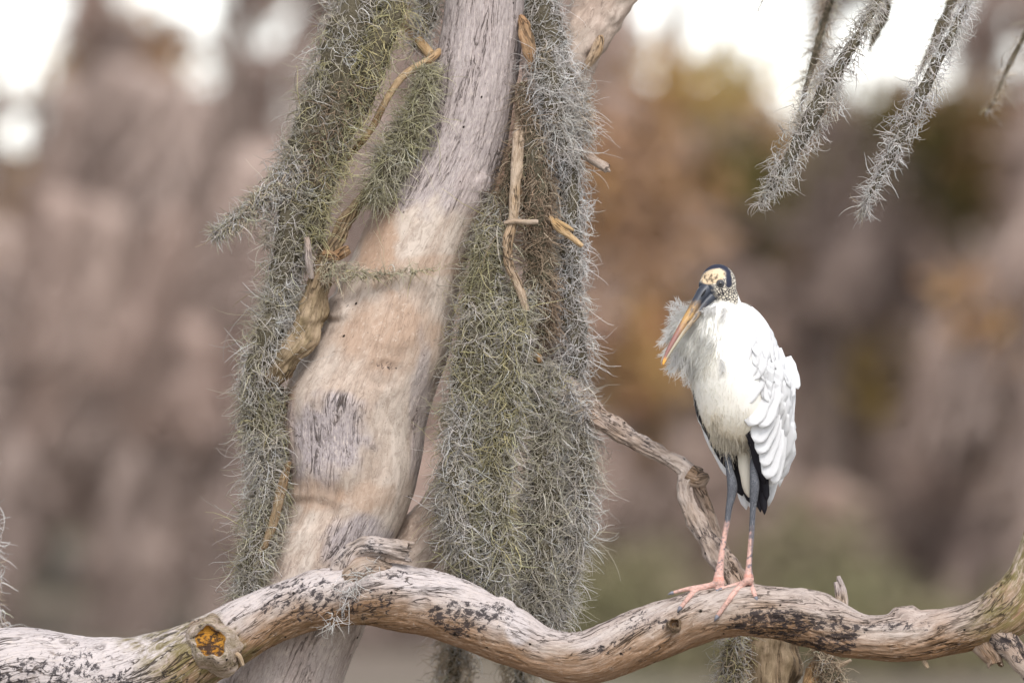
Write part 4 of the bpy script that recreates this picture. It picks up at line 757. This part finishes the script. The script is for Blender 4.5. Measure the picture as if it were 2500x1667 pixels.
pl = feather(P(1812, 1070, -.005), P(1828, 1214, .012), 34, (-.1, -1, .1), M_CREAM, stork, .2, 4.0, .03, name='undertail_plume')
feather(P(1838, 1130, .005), P(1850, 1222, .01), 20, (.1, -1, .1), M_CREAM, stork, .2, 4.0, .03, name='undertail_plume')
# soft down on neck, breast and belly
g = NG('white_down'); M_DOWN = g.finish(g.attr('col').outputs['Color'], .7, trans=.6, spec=.1)
white = (~leg) & (head < .3) & (bn[:, 1] < .35); wl = np.interp(y, WA[:, 0], WA[:, 1]); white &= (x < wl + 12) | (y < 760) | (y > 1060)
idx = np.flatnonzero(white); pk_ = rf.choice(idx, 6200); s0, n0, xy0 = bv[pk_], bn[pk_], bx[pk_]
ruff = blob(xy0, 1680, 800, 95, 130)[:, None]; fringe = sstep(1050, 1085, xy0[:, 1])[:, None]; side = np.clip(-n0[:, :1], 0, 1)
dn = np.array([-.06, -.05, -1.0]) - n0 * (n0 @ np.array([-.06, -.05, -1.0]))[:, None]
d0 = unit(dn + 1e-4) * (1.0 - .25 * ruff) + n0 * (.05 + .25 * ruff + .1 * fringe) + rf.normal(0, .13, (len(s0), 3)) + ruff * side * np.array([-.45, 0, .05])
Ln = .017 * np.exp(rf.normal(0, .3, len(s0))) * (1 + .7 * ruff[:, 0] + .8 * fringe[:, 0]); pts = curl(s0 - n0 * .003, d0, Ln, 5, .35, .05, .06, rf)
cc = col[pk_] * np.exp(rf.normal(0, .05, (len(s0), 1))); V, F, C = strands(pts, (.00075 * np.linspace(1.1, .3, 5))[None] * np.ones((len(s0), 1)), np.clip(cc * 1.05, 0, .93)); o = link('down', mesh_data('down', V, F, col=C), M_DOWN, stork); o['kind'] = 'stuff'
parts = []                                     # loose plumes of the ruff: a quill with barbs on both sides
for (a, b, dd_), (c, d, de), nb_, bl in [((1690, 770, -.06), (1652, 738, -.07), 34, .02), ((1690, 785, -.06), (1640, 752, -.07), 34, .022), ((1685, 800, -.06), (1640, 775, -.07), 30, .02), ((1670, 790, -.06), (1628, 812, -.07), 36, .018), ((1662, 800, -.06), (1612, 838, -.07), 40, .016), ((1655, 830, -.07), (1618, 868, -.075), 32, .018), ((1660, 850, -.08), (1632, 900, -.08), 36, .02), ((1672, 860, -.08), (1640, 908, -.08), 36, .02), ((1690, 865, -.08), (1664, 915, -.075), 34, .02), ((1700, 870, -.07), (1680, 935, -.06), 36, .02),
                                 ((1735, 745, -.105), (1720, 760, -.12), 26, .016), ((1750, 742, -.10), (1738, 760, -.115), 26, .016), ((1770, 745, -.095), (1765, 775, -.11), 26, .016), ((1710, 765, -.10), (1702, 775, -.112), 22, .014), ((1760, 880, -.13), (1770, 925, -.125), 26, .018), ((1755, 840, -.12), (1765, 905, -.135), 30, .02), ((1772, 850, -.11), (1788, 900, -.118), 26, .018)]:
    A, Bq = P(a, b, dd_), P(c, d, de); t = np.linspace(.15, 1, nb_); q = A + (Bq - A) * t[:, None]; dr = unit(Bq - A); sd = unit(np.cross(dr, [0, 1., 0]))
    for sg in (-1, 1):
        pts = curl(q + rf.normal(0, .001, q.shape), dr * .9 + sg * sd * rf.uniform(.3, .8, (nb_, 1)) + rf.normal(0, .12, (nb_, 3)), bl * rf.uniform(.7, 1.3, nb_), 5, .3, .05, .02, rf); parts.append(strands(pts, (.0008 * np.linspace(1.1, .35, 5))[None] * np.ones((nb_, 1)), np.tile([.92, .91, .90], (nb_, 1))))
nf = 1500; fx = rf.uniform(1734, 1832, nf); fe = np.interp(fx, [1716, 1735, 1760, 1790, 1820, 1836], [1045, 1068, 1082, 1088, 1084, 1062]) - np.abs(rf.normal(0, 26, nf))   # shaggy hem of the belly
fs = np.array([P(a, b, np.interp(a, [1716, 1740, 1790, 1836], [-.02, -.045, -.055, -.045]) + (b - 1052) * .0010) for a, b in zip(fx, fe)])
pts = curl(fs, np.stack([rf.normal(.08, .16, nf), rf.normal(-.1, .12, nf), -np.ones(nf)], 1), .019 * np.exp(rf.normal(0, .35, nf)), 5, .3, .05, .05, rf); parts.append(strands(pts, (.0008 * np.linspace(1.1, .3, 5))[None] * np.ones((nf, 1)), np.array([.89, .84, .75]) * np.exp(rf.normal(0, .06, (nf, 1)))))
V, F, C = merge(parts); o = link('loose_plumes', mesh_data('loose_plumes', V, F, col=C), M_DOWN, stork); o['kind'] = 'stuff'
